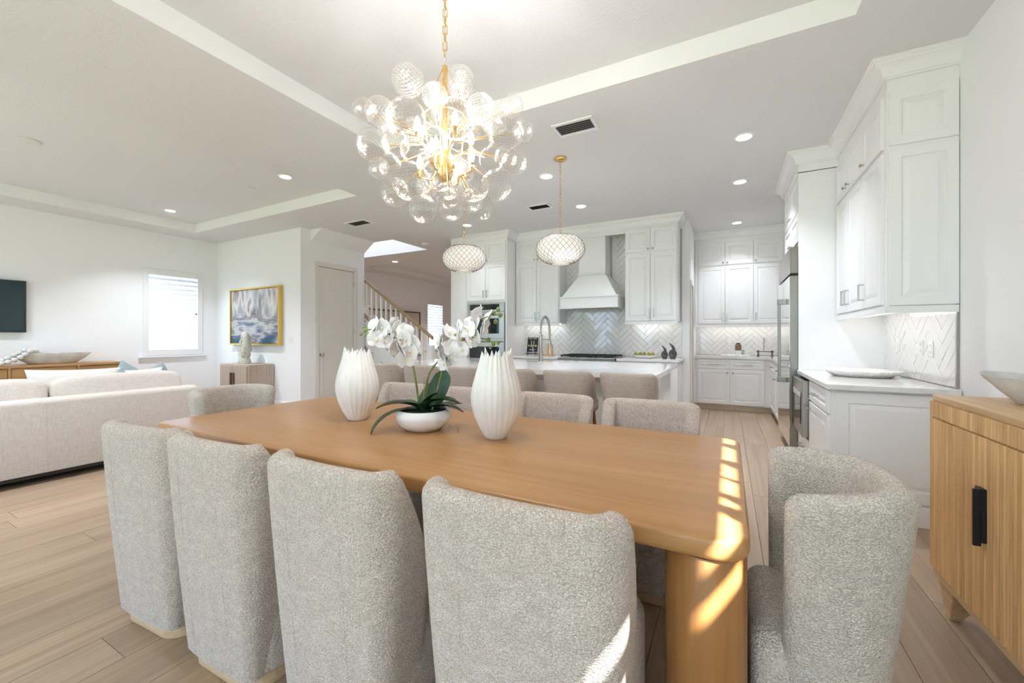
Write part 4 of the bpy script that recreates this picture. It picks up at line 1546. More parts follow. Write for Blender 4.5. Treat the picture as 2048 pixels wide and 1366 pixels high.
def pendant(x, y, zc, label):
    t = thing("pendant_lamp", label, "pendant lamp", (x, y, CZ), "island pendants")
    G().lathe([(0.062, -0.001), (0.062, -0.016), (0.054, -0.022), (0.010, -0.024), (0.008, -0.04), (0.002, -0.041)], (x, y, CZ), 28).build("canopy", GOLD, t, smooth=True, sharp=40)
    A, B = 0.243, 0.150
    top = zc + B
    me = chain_mesh(0.009, 0.020, 0.0026)
    z = CZ - 0.05
    k = 0
    while z > top + 0.01:
        o = obj("chain_link", me, GOLD, t)
        o.location = Vector((x, y, z)) 
        o.rotation_euler = (0, 0, (k % 2) * R90 + 0.5)
        z -= 0.034
        k += 1
    # scales of shell: rows of diamonds around an oblate body, each slightly proud
    rows, cols = 12, 26
    g = G()
    w = G()

    def pt(u, v, out=0.0):
        th = math.pi * (0.10 + 0.80 * v)
        ph = 2 * math.pi * u
        rr = (abs(math.sin(th)) ** 0.85)
        return (x + (A + out) * rr * math.cos(ph), y + (A + out) * rr * math.sin(ph), zc + (B + out) * math.cos(th))

    for i in range(rows):
        for j in range(cols):
            s = 0.5 * (i % 2)
            u = (j + s) / cols
            v = (i + 0.5) / rows
            du, dv = 0.52 / cols, 1.04 / rows
            tip = min(v + dv, 1.0)
            hd = max(v - dv, 0.0)
            P = [pt(u, hd, 0.0), pt(u + du, v, 0.002), pt(u + du * 0.45, (v + tip) / 2 + dv * 0.10, 0.006), pt(u, tip, 0.007), pt(u - du * 0.45, (v + tip) / 2 + dv * 0.10, 0.006), pt(u - du, v, 0.002)]
            g.add(P, [(0, 1, 2, 3, 4, 5)])
            q = [pt(u + du, v, 0.005), pt(u + du * 0.45, (v + tip) / 2 + dv * 0.10, 0.009), pt(u, tip, 0.010), pt(u - du * 0.45, (v + tip) / 2 + dv * 0.10, 0.009), pt(u - du, v, 0.005)]
            w.tube(q, 0.0016, 4)
    s = g.build("shell_scales", SHELL, t)
    s["kind"] = "stuff"
    s = w.build("scale_wire", WIRE, t)
    s["kind"] = "stuff"
    for zz in (0.10, 0.90):
        G().tube([pt(k / 32, zz) for k in range(32)], 0.004, 6, True).build("rim_ring", WIRE, t)
    G().lathe([(0.02, 0.05), (0.04, 0.02), (0.045, -0.01), (0.03, -0.045), (0.004, -0.055)], (x, y, zc - 0.01), 14).build("bulb", BULBP, t, smooth=True)
    G().tube([(x, y, zc + 0.04), (x, y, top + 0.03)], 0.008, 8).build("lamp_holder", GOLD, t)
    l = bpy.data.lights.new("pendant_glow", "POINT")
    l.energy = 0.9
    l.color = (1.0, 0.92, 0.82)
    l.shadow_soft_size = 0.05
    o = bpy.data.objects.new("pendant_glow", l)
    o.location = (x, y, zc - 0.02)
    COL.objects.link(o)
    attach(o, t)


BULBP = mat("pendant_bulb", (1, 1, 1), 0.4, emit=((1.0, 0.93, 0.84), 6.0))
pendant(-1.53, 3.96, 2.155, "oblate pendant lamp of white shell scales, the right of two above the island")
pendant(-2.69, 3.90, 2.155, "oblate pendant lamp of white shell scales, the left of two, before the oven tower")


# ------------------------------------------------------------------ glass bubble chandelier
def ribbed_glass():
    """thin blown glass: clear between the ribs, denser along them, with rib glints painted in"""
    m, nt, b = new_mat("ribbed_clear_glass")
    nt.nodes.remove(b)
    at = nt.nodes.new("ShaderNodeAttribute")
    at.attribute_name = "rib"
    lw = nt.nodes.new("ShaderNodeLayerWeight")
    lw.inputs["Blend"].default_value = 0.35
    tr = nt.nodes.new("ShaderNodeBsdfTransparent")
    nt.links.new(ramp(nt, at.outputs["Fac"], [(0.35, (0.985, 0.98, 0.97)), (0.95, (0.86, 0.84, 0.81))]), tr.inputs["Color"])
    gl = nt.nodes.new("ShaderNodeBsdfGlossy")
    gl.inputs["Roughness"].default_value = 0.03
    gl.inputs["Color"].default_value = (1, 0.99, 0.97, 1)
    mp = nt.nodes.new("ShaderNodeMapRange")
    mp.inputs["To Min"].default_value = 0.02
    mp.inputs["To Max"].default_value = 0.30
    nt.links.new(lw.outputs["Facing"], mp.inputs["Value"])
    ad = nt.nodes.new("ShaderNodeMath")
    ad.operation = "MULTIPLY_ADD"
    ad.inputs[1].default_value = 0.03
    nt.links.new(at.outputs["Fac"], ad.inputs[0])
    nt.links.new(mp.outputs[0], ad.inputs[2])
    mx = nt.nodes.new("ShaderNodeMixShader")
    nt.links.new(ad.outputs[0], mx.inputs[0])
    nt.links.new(tr.outputs[0], mx.inputs[1])
    nt.links.new(gl.outputs[0], mx.inputs[2])
    df = nt.nodes.new("ShaderNodeBsdfDiffuse")  # white diffuse along the ribs stands in for their glints
    df.inputs["Color"].default_value = (0.96, 0.94, 0.91, 1)
    pw = nt.nodes.new("ShaderNodeMath")
    pw.operation = "POWER"
    pw.inputs[1].default_value = 3.0
    nt.links.new(at.outputs["Fac"], pw.inputs[0])
    sc = nt.nodes.new("ShaderNodeMath")
    sc.operation = "MULTIPLY"
    sc.inputs[1].default_value = 0.11
    nt.links.new(pw.outputs[0], sc.inputs[0])
    m2 = nt.nodes.new("ShaderNodeMixShader")
    nt.links.new(sc.outputs[0], m2.inputs[0])
    nt.links.new(mx.outputs[0], m2.inputs[1])
    nt.links.new(df.outputs[0], m2.inputs[2])
    nt.links.new(m2.outputs[0], nt.nodes["Material Output"].inputs["Surface"])
    return m


GLASS = ribbed_glass()


def rib_globe(seed):
    """unit sphere with swirled ribs; the rib height is kept as a vertex value"""
    rr = random.Random(seed)
    seg, rings, lobes = 144, 26, 24
    tw = rr.uniform(0.7, 1.3)
    q = Matrix.Rotation(rr.uniform(0.4, 1.2), 3, "X") @ Matrix.Rotation(rr.uniform(0, 6.28), 3, "Z")
    L = []
    val = []
    for i in range(rings + 1):
        t = -math.pi / 2 + 0.02 + (math.pi - 0.04) * i / rings
        ring = []
        for j in range(seg):
            p = 2 * math.pi * j / seg
            c = math.cos(lobes * (p + tw * math.sin(t) * 0.9))
            k = 1 + 0.022 * c * math.cos(t)
            v = q @ Vector((k * math.cos(t) * math.cos(p), k * math.cos(t) * math.sin(p), k * math.sin(t)))
            ring.append(tuple(v))
            val.append(0.5 + 0.5 * c)
        L.append(ring)
    me = G().loops(L).mesh("glass_globe", smooth=True, sharp=180)
    at = me.attributes.new("rib", "FLOAT", "POINT")
    at.data.foreach_set("value", val)
    return me


GLOBES = [(-1.358, 1.496, 2.482, 0.075), (-1.136, 1.613, 2.475, 0.072), (-1.199, 1.501, 2.368, 0.058), (-1.577, 1.427, 2.365, 0.055), (-1.476, 1.433, 2.332, 0.07), (-1.193, 1.301, 2.165, 0.082), (-0.992, 1.374, 2.149, 0.08), (-1.024, 1.621, 2.32, 0.068), (-0.948, 1.792, 2.399, 0.055), (-0.85, 1.555, 2.145, 0.076), (-0.892, 1.804, 2.266, 0.051), (-1.383, 1.299, 2.095, 0.069), (-1.053, 1.319, 2.051, 0.05), (-0.934, 1.479, 2.098, 0.051), (-1.304, 1.356, 2.108, 0.059), (-1.181, 1.335, 2.042, 0.053), (-0.977, 1.402, 2.014, 0.051), (-0.882, 1.479, 1.998, 0.05), (-0.885, 1.7, 2.074, 0.059), (-1.611, 1.555, 2.132, 0.054), (-1.307, 1.325, 1.998, 0.049), (-1.05, 1.342, 1.925, 0.072), (-1.181, 1.318, 1.906, 0.079), (-0.954, 1.44, 1.895, 0.073), (-0.93, 1.609, 1.941, 0.07), (-1.387, 1.442, 1.933, 0.066), (-1.103, 1.475, 1.883, 0.056), (-1.262, 1.493, 1.85, 0.065), (-1.195, 1.62, 1.879, 0.061), (-1.127, 1.7, 1.929, 0.059), (-1.038, 1.638, 1.864, 0.063), (-0.896, 1.633, 2.07, 0.051), (-1.438, 1.736, 2.071, 0.064), (-1.286, 1.845, 2.164, 0.069), (-1.522, 1.721, 2.378, 0.072), (-1.254, 1.864, 2.394, 0.072), (-1.384, 1.788, 2.482, 0.068), (-1.427, 1.794, 2.249, 0.077), (-1.537, 1.549, 2.319, 0.061), (-1.081, 1.841, 2.371, 0.066), (-1.306, 1.782, 2.063, 0.06)]
cx, cy, cz = -1.2, 1.579, 2.17
t = thing("bubble_chandelier", "large chandelier of clustered swirled clear glass globes on a gold frame over the dining table", "chandelier", (cx, cy, TZ))
gm = [rib_globe(s) for s in (1, 2, 3, 4)]
for k, (x, y, z, r) in enumerate(GLOBES):
    o = obj("glass_globe", gm[k % 4], GLASS, t)
    o.location = (x, y, z)
    o.scale = (r, r, r)
    o.rotation_euler = (rnd.uniform(-0.5, 0.5), rnd.uniform(-0.5, 0.5), rnd.uniform(0, 6.28))
g = G()
for x, y, z, r in GLOBES:
    d = Vector((x - cx, y - cy, z - cz))
    e = Vector((x, y, z)) - d.normalized() * r
    s = Vector((cx, cy, cz)) + d.normalized() * min(0.12, d.length * 0.4)
    g.tube([tuple(s), tuple(e)], 0.0022, 5)
g.build("globe_rods", GOLD, t)["kind"] = "stuff"
G().tube([(cx + 0.10 * math.cos(k * math.pi / 16), cy + 0.10 * math.sin(k * math.pi / 16), 2.30) for k in range(32)], 0.0025, 6, True).build("frame_ring", GOLD, t, smooth=True)
for k in range(4):
    a = k * math.pi / 2 + 0.4
    G().tube([(cx, cy, 2.56), (cx + 0.06 * math.cos(a), cy + 0.06 * math.sin(a), 2.44), (cx + 0.10 * math.cos(a), cy + 0.10 * math.sin(a), 2.30), (cx + 0.08 * math.cos(a), cy + 0.08 * math.sin(a), 2.12), (cx, cy, 2.02)], 0.0025, 6).build("frame_rib", GOLD, t, smooth=True)
G().lathe([(0.012, -0.10), (0.03, -0.08), (0.05, -0.02), (0.05, 0.02), (0.02, 0.05), (0.012, 0.07), (0.012, 0.46), (0.003, 0.465)], (cx, cy, 2.09), 16).build("stem", GOLD, t, smooth=True)
for k in range(8):
    a = k * math.pi / 4 + 0.2
    zz = 2.06 + 0.13 * (k % 2)
    bx, by = cx + 0.135 * math.cos(a), cy + 0.135 * math.sin(a)
    arm = G().tube([(cx, cy, 2.10), (cx + 0.07 * math.cos(a), cy + 0.07 * math.sin(a), zz - 0.05), (bx, by, zz - 0.03)], 0.005, 6).build("lamp_arm", GOLD, t)
    G().lathe([(0.011, -0.03), (0.012, 0.0), (0.010, 0.012)], (bx, by, zz), 10).build("candle_sleeve", GOLD, arm)
    G().lathe([(0.008, 0.010), (0.015, 0.03), (0.016, 0.045), (0.009, 0.07), (0.002, 0.085)], (bx, by, zz), 12).build("bulb", BULB, t, smooth=True)
    l = bpy.data.lights.new("candle_glow", "POINT")
    l.energy = 4.6
    l.color = (0.96, 0.95, 0.97)
    l.shadow_soft_size = 0.02
    o = bpy.data.objects.new("candle_glow", l)
    o.location = (bx, by, zz + 0.09)
    COL.objects.link(o)
    attach(o, t)
me = chain_mesh(0.0105, 0.0235, 0.0026)
z = TZ - 0.05
k = 0
while z > 2.60:
    o = obj("chain_link", me, GOLD, t)
    o.location = (cx, cy, z)
    o.rotation_euler = (0, 0, (k % 2) * R90 + 0.3)
    z -= 0.040
    k += 1
G().tube([(cx + 0.003 * math.sin(q), cy, 2.56 + q * 0.045) for q in range(15)], 0.0025, 5).build("cord", mat("clear_cord", (0.6, 0.55, 0.5), 0.4), t)
G().lathe([(0.065, -0.001), (0.065, -0.02), (0.05, -0.028), (0.01, -0.03), (0.003, -0.05)], (cx, cy, TZ), 24).build("canopy", GOLD, t, smooth=True, sharp=40)


# ------------------------------------------------------------------ bar stools
def u_path(w, back, wing, rc, nb=8, bow=0.02):
    """open plan path from the left wing tip round the back to the right wing tip; front is +y"""
    h = w / 2
    p = []
    yb = -back
    for k in range(6):
        p.append((-h, yb + wing - (wing - rc) * k / 6))
    for k in range(9):
        a = math.pi + (math.pi / 2) * k / 8
        p.append((-h + rc + rc * math.cos(a), yb + rc + rc * math.sin(a)))
    for k in range(1, nb):
        x = -h + rc + (w - 2 * rc) * k / nb
        p.append((x, yb))
    for k in range(9):
        a = 1.5 * math.pi + (math.pi / 2) * k / 8
        p.append((h - rc + rc * math.cos(a), yb + rc + rc * math.sin(a)))
    for k in range(1, 7):
        p.append((h, yb + rc + (wing - rc) * k / 6))
    q = []
    for x, y in p:
        q.append((x, y - bow * (1 - (x / h) ** 2)))
    return q


def make_stool():
    t = thing("bar_stool", "", "bar stool", (0, 0, 0), "stools along the island")
    p = u_path(0.46, 0.22, 0.36, 0.13)
    yb = -0.22

    def zt(i):
        f = max(0.0, p[i][1] - yb - 0.05) / 0.31
        s = f * f * (3 - 2 * f)
        return 0.968 - 0.26 * s

    tub(p, 0.055, 0.60, zt, lambda z: -0.06 * ((0.968 - z) / 0.37) ** 1.5 if z < 0.968 else 0, 7).build("shell_back", STOOLF, t, smooth=True, sharp=80)
    slab(superrect(0.19, 0.20, 0.08), 0.60, 0.70, (0.03, 0.035), c=(0, 0.0)).build("seat", STOOLF, t, smooth=True, sharp=80)
    for sx in (-1, 1):
        for sy in (-1, 1):
            G().tube([(sx * 0.14, sy * 0.14, 0.605), (sx * 0.19, sy * 0.19, 0.0)], [0.017, 0.011], 8).build("leg", LEGW, t, smooth=True)
    for a, b in (((-1, -1), (1, -1)), ((1, -1), (1, 1)), ((1, 1), (-1, 1)), ((-1, 1), (-1, -1))):
        G().tube([(a[0] * 0.170, a[1] * 0.170, 0.24), (b[0] * 0.170, b[1] * 0.170, 0.24)], 0.008, 6).build("footrest", BLACK, t)
    return t


st0 = make_stool()
slab_l = ["taupe linen bar stool at the right end of the island", "taupe linen bar stool second from the right end of the island", "taupe linen bar stool behind the right white vase", "taupe linen bar stool behind the orchid's right side", "taupe linen bar stool behind the orchid stems", "taupe linen bar stool at the left end of the island, behind the left vase"]
for k, x in enumerate((-0.70, -1.20, -1.73, -2.27, -2.79, -3.31)):
    if k == 0:
        st0.location = (x, 3.40, 0)
        st0["label"] = slab_l[0]
    else:
        dup(st0, (x, 3.40, 0), rnd.uniform(-0.04, 0.04), slab_l[k])


# ------------------------------------------------------------------ dining table
TX0, TX1, TY0, TY1 = -2.92, 0.05, 1.10, 2.25
tcx, tcy = (TX0 + TX1) / 2, (TY0 + TY1) / 2
t = thing("dining_table", "long oak dining table with rounded corners and round column legs", "table", (tcx, tcy, 0))
slab(superrect((TX1 - TX0) / 2, (TY1 - TY0) / 2, 0.085, 10), 0.700, 0.760, (0.022, 0.012), 4, c=(tcx, tcy)).build("tabletop", TABLEW, t, smooth=True, sharp=50)
for x in (TX0 + 0.105, TX1 - 0.105):
    for y in (TY0 + 0.112, TY1 - 0.112):
        G().lathe([(0.097, 0), (0.100, 0.004), (0.100, 0.693), (0.097, 0.6985)], (x, y, 0), 36).build("leg", LEGW, t, smooth=True, sharp=50)


# ------------------------------------------------------------------ upholstered dining chairs
def seat_body(hx, y0, y1, zt, r=0.09):
    return slab(superrect(hx, (y1 - y0) / 2, r, 7), 0.055, zt, (0.015, 0.05), 5, c=(0, (y0 + y1) / 2))


def make_side_chair():
    t = thing("dining_chair", "", "chair", (0, 0, 0), "dining chairs along the table")
    p = u_path(0.54, 0.27, 0.20, 0.085, bow=0.022)
    yb = -0.27

    def zt(i):
        d = p[i][1] - yb
        f = max(0.0, min(1.0, (d - 0.07) / 0.13))
        return 0.885 - 0.26 * (f ** 1.25)

    tub(p, 0.075, 0.055, zt, lambda z: -0.065 * max(0.0, (0.88 - z) / 0.83) ** 1.2, 12, 8).build("backrest", BOUC, t, smooth=True, sharp=80)
    seat_body(0.225, -0.20, 0.27, 0.475).build("seat", BOUC, t, smooth=True, sharp=80)
    slab(superrect(0.205, 0.2225, 0.09), 0.0, 0.056, 0.004, c=(0, 0.0175)).build("plinth", PLINW, t, smooth=True, sharp=50)
    for sx in (-0.115, 0.115):
        pts = []
        for k in range(10):
            z = 0.07 + k * 0.085
            tp = -0.065 * max(0.0, (0.88 - z) / 0.83) ** 1.2
            pts.append((sx, -0.27 - 0.022 * (1 - (sx / 0.27) ** 2) - tp + 0.0005, z))
        G().tube(pts, 0.0016, 5).build("seam", BOUC, t)
    return t


def make_host_chair():
    t = thing("host_chair", "", "chair", (0, 0, 0), "barrel chairs at the table ends")
    p = u_path(0.565, 0.25, 0.225, 0.205, bow=0.03)
    yb = -0.25

    def zt(i):
        d = p[i][1] - yb
        return 0.885 - 0.02 * max(0.0, d / 0.31) ** 2

    tub(p, 0.085, 0.055, zt, lambda z: -0.095 * max(0.0, (0.88 - z) / 0.83), 12, 8).build("backrest", BOUC2, t, smooth=True, sharp=80)
    seat_body(0.215, -0.17, 0.088, 0.485, 0.06).build("seat", BOUC2, t, smooth=True, sharp=80)
    slab(superrect(0.19, 0.13, 0.09), 0.0, 0.056, 0.004, c=(0, -0.05)).build("plinth", PLINW, t, smooth=True, sharp=50)
    return t


ch = make_side_chair()
near = [(-0.44, 1.052, "cream boucle chair with its back to us, nearest the table's right end"), (-1.047, 1.032, "cream boucle chair with its back to us, second from the right"), (-1.654, 1.022, "cream boucle chair with its back to us, third from the right"), (-2.205, 1.012, "cream boucle chair with its back to us, leftmost of the near row")]
far = [(-0.395, "cream boucle chair across the table, rightmost of the far row"), (-0.99, "cream boucle chair across the table, behind the right white vase"), (-1.60, "cream boucle chair across the table, behind the orchid bowl's right side"), (-2.20, "cream boucle chair across the table, between the left vase and the orchid")]
for k, (x, y, l) in enumerate(near):
    if k == 0:
        ch.location = (x, y, 0)
        ch["label"] = l
    else:
        dup(ch, (x, y, 0), (0, 0.0, 0.02, 0.06)[k], l)
for x, l in far:
    dup(ch, (x, 2.23, 0), math.pi, l)
hc = make_host_chair()
hc.location = (0.14, 1.428, 0)
hc.rotation_euler = (0, 0, math.radians(90))
hc["label"] = "oatmeal barrel chair at the right end of the table, beside the sideboard"
dup(hc, (-3.12, 1.68, 0), math.radians(-90), "oatmeal barrel chair at the left end of the table, towards the sofa")


# ------------------------------------------------------------------ fluted vases
def fluted_vase(x, y, label, seed):
    rr = random.Random(seed)
    prof = [(0.050, 0.0), (0.055, 0.006), (0.082, 0.05), (0.109, 0.11), (0.124, 0.17), (0.125, 0.21), (0.117, 0.26), (0.103, 0.31), (0.088, 0.36), (0.077, 0.405)]
    n = 144
    lob = 24
    ph = [rr.uniform(-0.25, 0.25) for _ in range(lob)]
    am = [rr.uniform(0.5, 1.15) for _ in range(lob)]
    dr = [rr.uniform(-0.20, 0.20) for _ in range(lob)]
    hh = [rr.uniform(-0.004, 0.020) * (1 if q % 3 else 0.3) for q in range(lob)]

    def fold(a, zf):
        u = a / (2 * math.pi) * lob
        best, idx = 0, 0
        for k in range(int(u) - 1, int(u) + 3):
            i = k % lob
            d = abs(u - (k + ph[i] + dr[i] * math.sin(zf * 5 + i)))
            v = max(0.0, 1 - d / 0.75) * am[i]
            if v > best:
                best, idx = v, i
        return best, idx

    L = []
    for k, (r, z) in enumerate(prof):
        zf = z / 0.405
        ring = []
        for j in range(n):
            a = 2 * math.pi * j / n
            b, i = fold(a, zf)
            dep = 0.010 * (0.25 + 0.75 * zf ** 0.6) if k > 0 else 0.003
            rad = r - dep * (1 - b)
            zz = z
            if k == len(prof) - 1:
                zz = z + (b - 0.6) * 0.034 + hh[i] * b
            ring.append((x + rad * math.cos(a), y + rad * math.sin(a), 0.76 + zz))
        L.append(ring)
    for r, z in [(0.068, 0.392), (0.090, 0.30), (0.108, 0.19), (0.09, 0.10), (0.04, 0.03)]:
        ring = []
        for j in range(n):
            a = 2 * math.pi * j / n
            b, i = fold(a, z / 0.405)
            zz = z + ((b - 0.6) * 0.032 + hh[i] * b if z > 0.39 else 0)
            ring.append((x + (r - 0.006 * (1 - b)) * math.cos(a), y + (r - 0.006 * (1 - b)) * math.sin(a), 0.76 + zz))
        L.append(ring)
    o = G().loops(L).build("fluted_vase", VASEM, smooth=True, sharp=65)
    tag(o, label, "vase", "fluted vases on the table")


fluted_vase(-1.0, 1.72, "white pleated vase with jagged rim, right of the orchid on the table", 3)
fluted_vase(-1.945, 1.71, "white pleated vase with jagged rim, left of the orchid on the table", 11)

# ------------------------------------------------------------------ potted orchid
ox, oy = -1.435, 1.70
t = thing("potted_orchid", "white orchid with arching stems in a round pearl white bowl on the table", "orchid", (ox, oy, 0.76))
G().lathe([(0.085, 0.0), (0.095, 0.003), (0.130, 0.030), (0.146, 0.062), (0.144, 0.085), (0.130, 0.104), (0.124, 0.106), (0.128, 0.098), (0.136, 0.083), (0.120, 0.05), (0.003, 0.04)], (ox, oy, 0.76), 40).build("bowl", BOWLG, t, smooth=True, sharp=60)
G().lathe([(0.130, 0.075), (0.122, 0.095), (0.08, 0.102), (0.003, 0.104)], (ox, oy, 0.76), 24).build("moss", MOSS, t, smooth=True)


def strap_leaf(pts, w, up=(0, 0, 1), th=0.004):
    """curved strap leaf with a keel; pts is the midrib"""
    n = len(pts)
    P = [Vector(p) for p in pts]
    L = []
    for i, p in enumerate(P):
        d = (P[min(i + 1, n - 1)] - P[max(i - 1, 0)]).normalized()
        s = d.cross(Vector(up))
        s = s.normalized() if s.length > 1e-4 else Vector((1, 0, 0))
        nn = s.cross(d)
        f = i / (n - 1)
        ww = w * (0.35 + 0.65 * math.sin(math.pi * min(1.0, 0.18 + f * 0.62))) * (1 if f < 0.75 else max(0.04, math.sqrt(max(0, 1 - ((f - 0.75) / 0.25) ** 2))))
        L.append([tuple(p - s * ww + nn * ww * 0.28), tuple(p + nn * 0.0), tuple(p + s * ww + nn * ww * 0.28), tuple(p - nn * th)])
    return G().loops(L)


def bez(a, b, c, n=9):
    out = []
    for i in range(n):
        u = i / (n - 1)
        out.append(tuple(Vector(a) * (1 - u) ** 2 + Vector(b) * 2 * u * (1 - u) + Vector(c) * u * u))
    return out


Z = 0.86
rx, ry = Vector((0.884, 0.468, 0)), Vector((0.468, -0.884, 0))   # to the right of the picture / towards the viewer
B0 = Vector((ox, oy, Z))


def rel(a, d, h):
    return tuple(B0 + rx * a + ry * d + Vector((0, 0, h)))


leaves = [((0, 0, 0), (-0.10, 0.05, 0.08), (-0.235, 0.06, 0.02), 0.030), ((-0.235 + 0.235, 0.02, 0), (-0.17, 0.10, 0.05), (-0.235, 0.14, -0.095), 0.020), ((0, 0.02, 0), (0.05, 0.09, 0.10), (0.20, 0.08, 0.055), 0.034), ((0.01, 0, 0), (0.10, 0.02, 0.06), (0.215, 0.0, -0.01), 0.030), ((0, 0.03, 0), (-0.03, 0.08, 0.06), (-0.09, 0.10, 0.055), 0.024), ((0.01, 0.02, 0), (0.03, 0.07, 0.08), (0.085, 0.05, 0.10), 0.022), ((0.04, -0.02, 0.0), (0.07, -0.06, 0.12), (0.115, -0.06, 0.205), 0.040), ((-0.03, -0.03, 0), (-0.01, -0.07, 0.08), (0.03, -0.10, 0.14), 0.022), ((0.05, 0, 0), (0.12, -0.05, 0.03), (0.19, -0.10, 0.02), 0.028), ((-0.02, -0.02, 0), (-0.10, -0.07, 0.05), (-0.17, -0.12, 0.02), 0.026)]
for k, (a, b, c, w) in enumerate(leaves):
    up = (0, 0, 1) if k not in (6,) else tuple(ry)
    strap_leaf(bez(rel(*a), rel(*b), rel(*c), 11), w * 1.3, up).build("leaf", LEAF, t, smooth=True, sharp=70)

# arching flower stems
stem1 = [rel(-0.02, 0, -0.01), rel(-0.035, 0, 0.12), rel(-0.06, 0.01, 0.26), rel(-0.105, 0.02, 0.36), rel(-0.17, 0.03, 0.405), rel(-0.235, 0.03, 0.42), rel(-0.275, 0.02, 0.43), rel(-0.305, 0.02, 0.415)]
stem2 = [rel(0.005, 0, -0.01), rel(0.012, 0, 0.11), rel(0.035, 0.01, 0.20), rel(0.085, 0.01, 0.27), rel(0.14, 0.02, 0.37), rel(0.21, 0.02, 0.43), rel(0.29, 0.02, 0.475), rel(0.36, 0.02, 0.505), rel(0.395, 0.02, 0.53)]
stem3 = [rel(0.045, 0.01, -0.01), rel(0.075, 0.01, 0.10), rel(0.11, 0.02, 0.23), rel(0.16, 0.03, 0.33), rel(0.23, 0.04, 0.38), rel(0.30, 0.04, 0.385), rel(0.355, 0.04, 0.37)]


def smooth_path(pts, k=5):
    P = [Vector(p) for p in pts]
    out = []
    for i in range(len(P) - 1):
        p0, p1, p2, p3 = P[max(i - 1, 0)], P[i], P[i + 1], P[min(i + 2, len(P) - 1)]
        for j in range(k):
            u = j / k
            out.append(tuple(0.5 * ((2 * p1) + (p2 - p0) * u + (2 * p0 - 5 * p1 + 4 * p2 - p3) * u * u + (3 * p1 - p0 - 3 * p2 + p3) * u ** 3)))
    out.append(tuple(P[-1]))
    return out


for s in (stem1, stem2, stem3):
    sp = smooth_path(s)
    G().tube(sp, [0.0062 - 0.0038 * i / len(sp) for i in range(len(sp))], 8).build("stem", STEMG, t, smooth=True)
G().tube([rel(0.004, 0.01, 0), rel(0.006, 0.01, 0.17)], 0.002, 5).build("support_stick", mat("bamboo_stick", (0.42, 0.24, 0.14), 0.6), t)


def petal_mesh(l, w, cup, name):
    """rounded petal lying along +x with thickness, cupped upwards"""
    L = []
    n, m = 8, 6
    top, bot = [], []
    for i in range(n + 1):
        u = i / n
        hw = w * (math.sin(math.pi * (0.08 + 0.92 * u) ** 0.75) ** 0.6 if u < 1 else 0.02)
        row = []
        for j in range(m + 1):
            v = -1 + 2 * j / m
            x = l * u
            y = hw * v
            z = cup * (u * u) - 0.25 * cup * v * v + 0.04 * l * math.sin(3 * u) * v
            row.append((x, y, z))
        top.append(row)
    vs = [p for r in top for p in r] + [(p[0], p[1], p[2] - 0.0012) for r in top for p in r]
    o = (n + 1) * (m + 1)
    fs = []
    for i in range(n):
        for j in range(m):
            a = i * (m + 1) + j
            fs.append((a, a + 1, a + m + 2, a + m + 1))
            fs.append((a + o, a + m + 1 + o, a + m + 2 + o, a + 1 + o))
    rim = [j for j in range(m + 1)] + [i * (m + 1) + m for i in range(1, n + 1)] + [n * (m + 1) + j for j in range(m - 1, -1, -1)] + [i * (m + 1) for i in range(n - 1, 0, -1)]
    for k in range(len(rim)):
        a, b = rim[k], rim[(k + 1) % len(rim)]
        fs.append((a, a + o, b + o, b))
    return G().add(vs, fs).mesh(name, smooth=True, sharp=60)


pm_wide = petal_mesh(0.052, 0.036, 0.008, "petal")
pm_sep = petal_mesh(0.050, 0.021, 0.006, "petal")
lip_me = G().ball((0, 0, 0.005), (0.0055, 0.007, 0.008), 10, 6).ball((0.0, -0.006, 0.008), (0.004, 0.006, 0.0045), 8, 5).mesh("flower", smooth=True)


def flower(pos, yaw, pitch, size, roll=0.0):
    """faces +z locally, turned to look along yaw/pitch"""
    o = obj("flower", lip_me, LIP, t)
    d = Vector((math.cos(pitch) * math.cos(yaw), math.cos(pitch) * math.sin(yaw), math.sin(pitch)))
    up = Vector((0, 0, 1))
    xx = up.cross(d).normalized()
    yy = d.cross(xx)
    M = Matrix((xx, yy, d)).transposed() @ Matrix.Rotation(roll, 3, "Z")
    o.location = pos
    o.rotation_euler = M.to_euler()
    o.scale = (size,) * 3
    for ang, me, lift in ((12, pm_wide, 0.002), (168, pm_wide, 0.002), (90, pm_sep, 0.0), (218, pm_sep, -0.001), (322, pm_sep, -0.001)):
        p = bpy.data.objects.new("petal", me)
        if not me.materials:
            me.materials.append(PETAL)
        COL.objects.link(p)
        p.parent = o
        p.location = (0, 0, lift)
        p.rotation_euler = (0, -0.22, math.radians(ang)) if False else (0, rnd.uniform(-0.30, -0.05), math.radians(ang))


VY = math.radians(-62.1)      # direction from the plant towards the viewer
fl = [(-0.25, 0.03, 0.445), (-0.205, 0.04, 0.435), (-0.155, 0.02, 0.455), (-0.135, 0.05, 0.425), (-0.095, 0.03, 0.415), (-0.075, 0.05, 0.375), (-0.115, 0.06, 0.36), (-0.235, 0.05, 0.375), (-0.19, 0.05, 0.365), (-0.15, 0.06, 0.335), (-0.105, 0.05, 0.315), (-0.06, 0.04, 0.315), (-0.085, 0.04, 0.275), (-0.05, 0.03, 0.345),
      (0.10, 0.05, 0.30), (0.15, 0.06, 0.33), (0.10, 0.05, 0.36), (0.14, 0.04, 0.41), (0.20, 0.06, 0.38), (0.185, 0.04, 0.44), (0.215, 0.06, 0.325), (0.165, 0.06, 0.285), (0.245, 0.05, 0.425), (0.27, 0.04, 0.46), (0.285, 0.05, 0.395), (0.32, 0.03, 0.44), (0.30, 0.04, 0.505), (0.345, 0.03, 0.48), (0.255, 0.06, 0.365), (0.125, 0.05, 0.25)]
for a, d, h in fl:
    flower(rel(a, d, h), VY + rnd.uniform(-1.9, 1.9), rnd.uniform(-0.35, 0.6), rnd.uniform(1.02, 1.22), rnd.uniform(-0.3, 0.3))
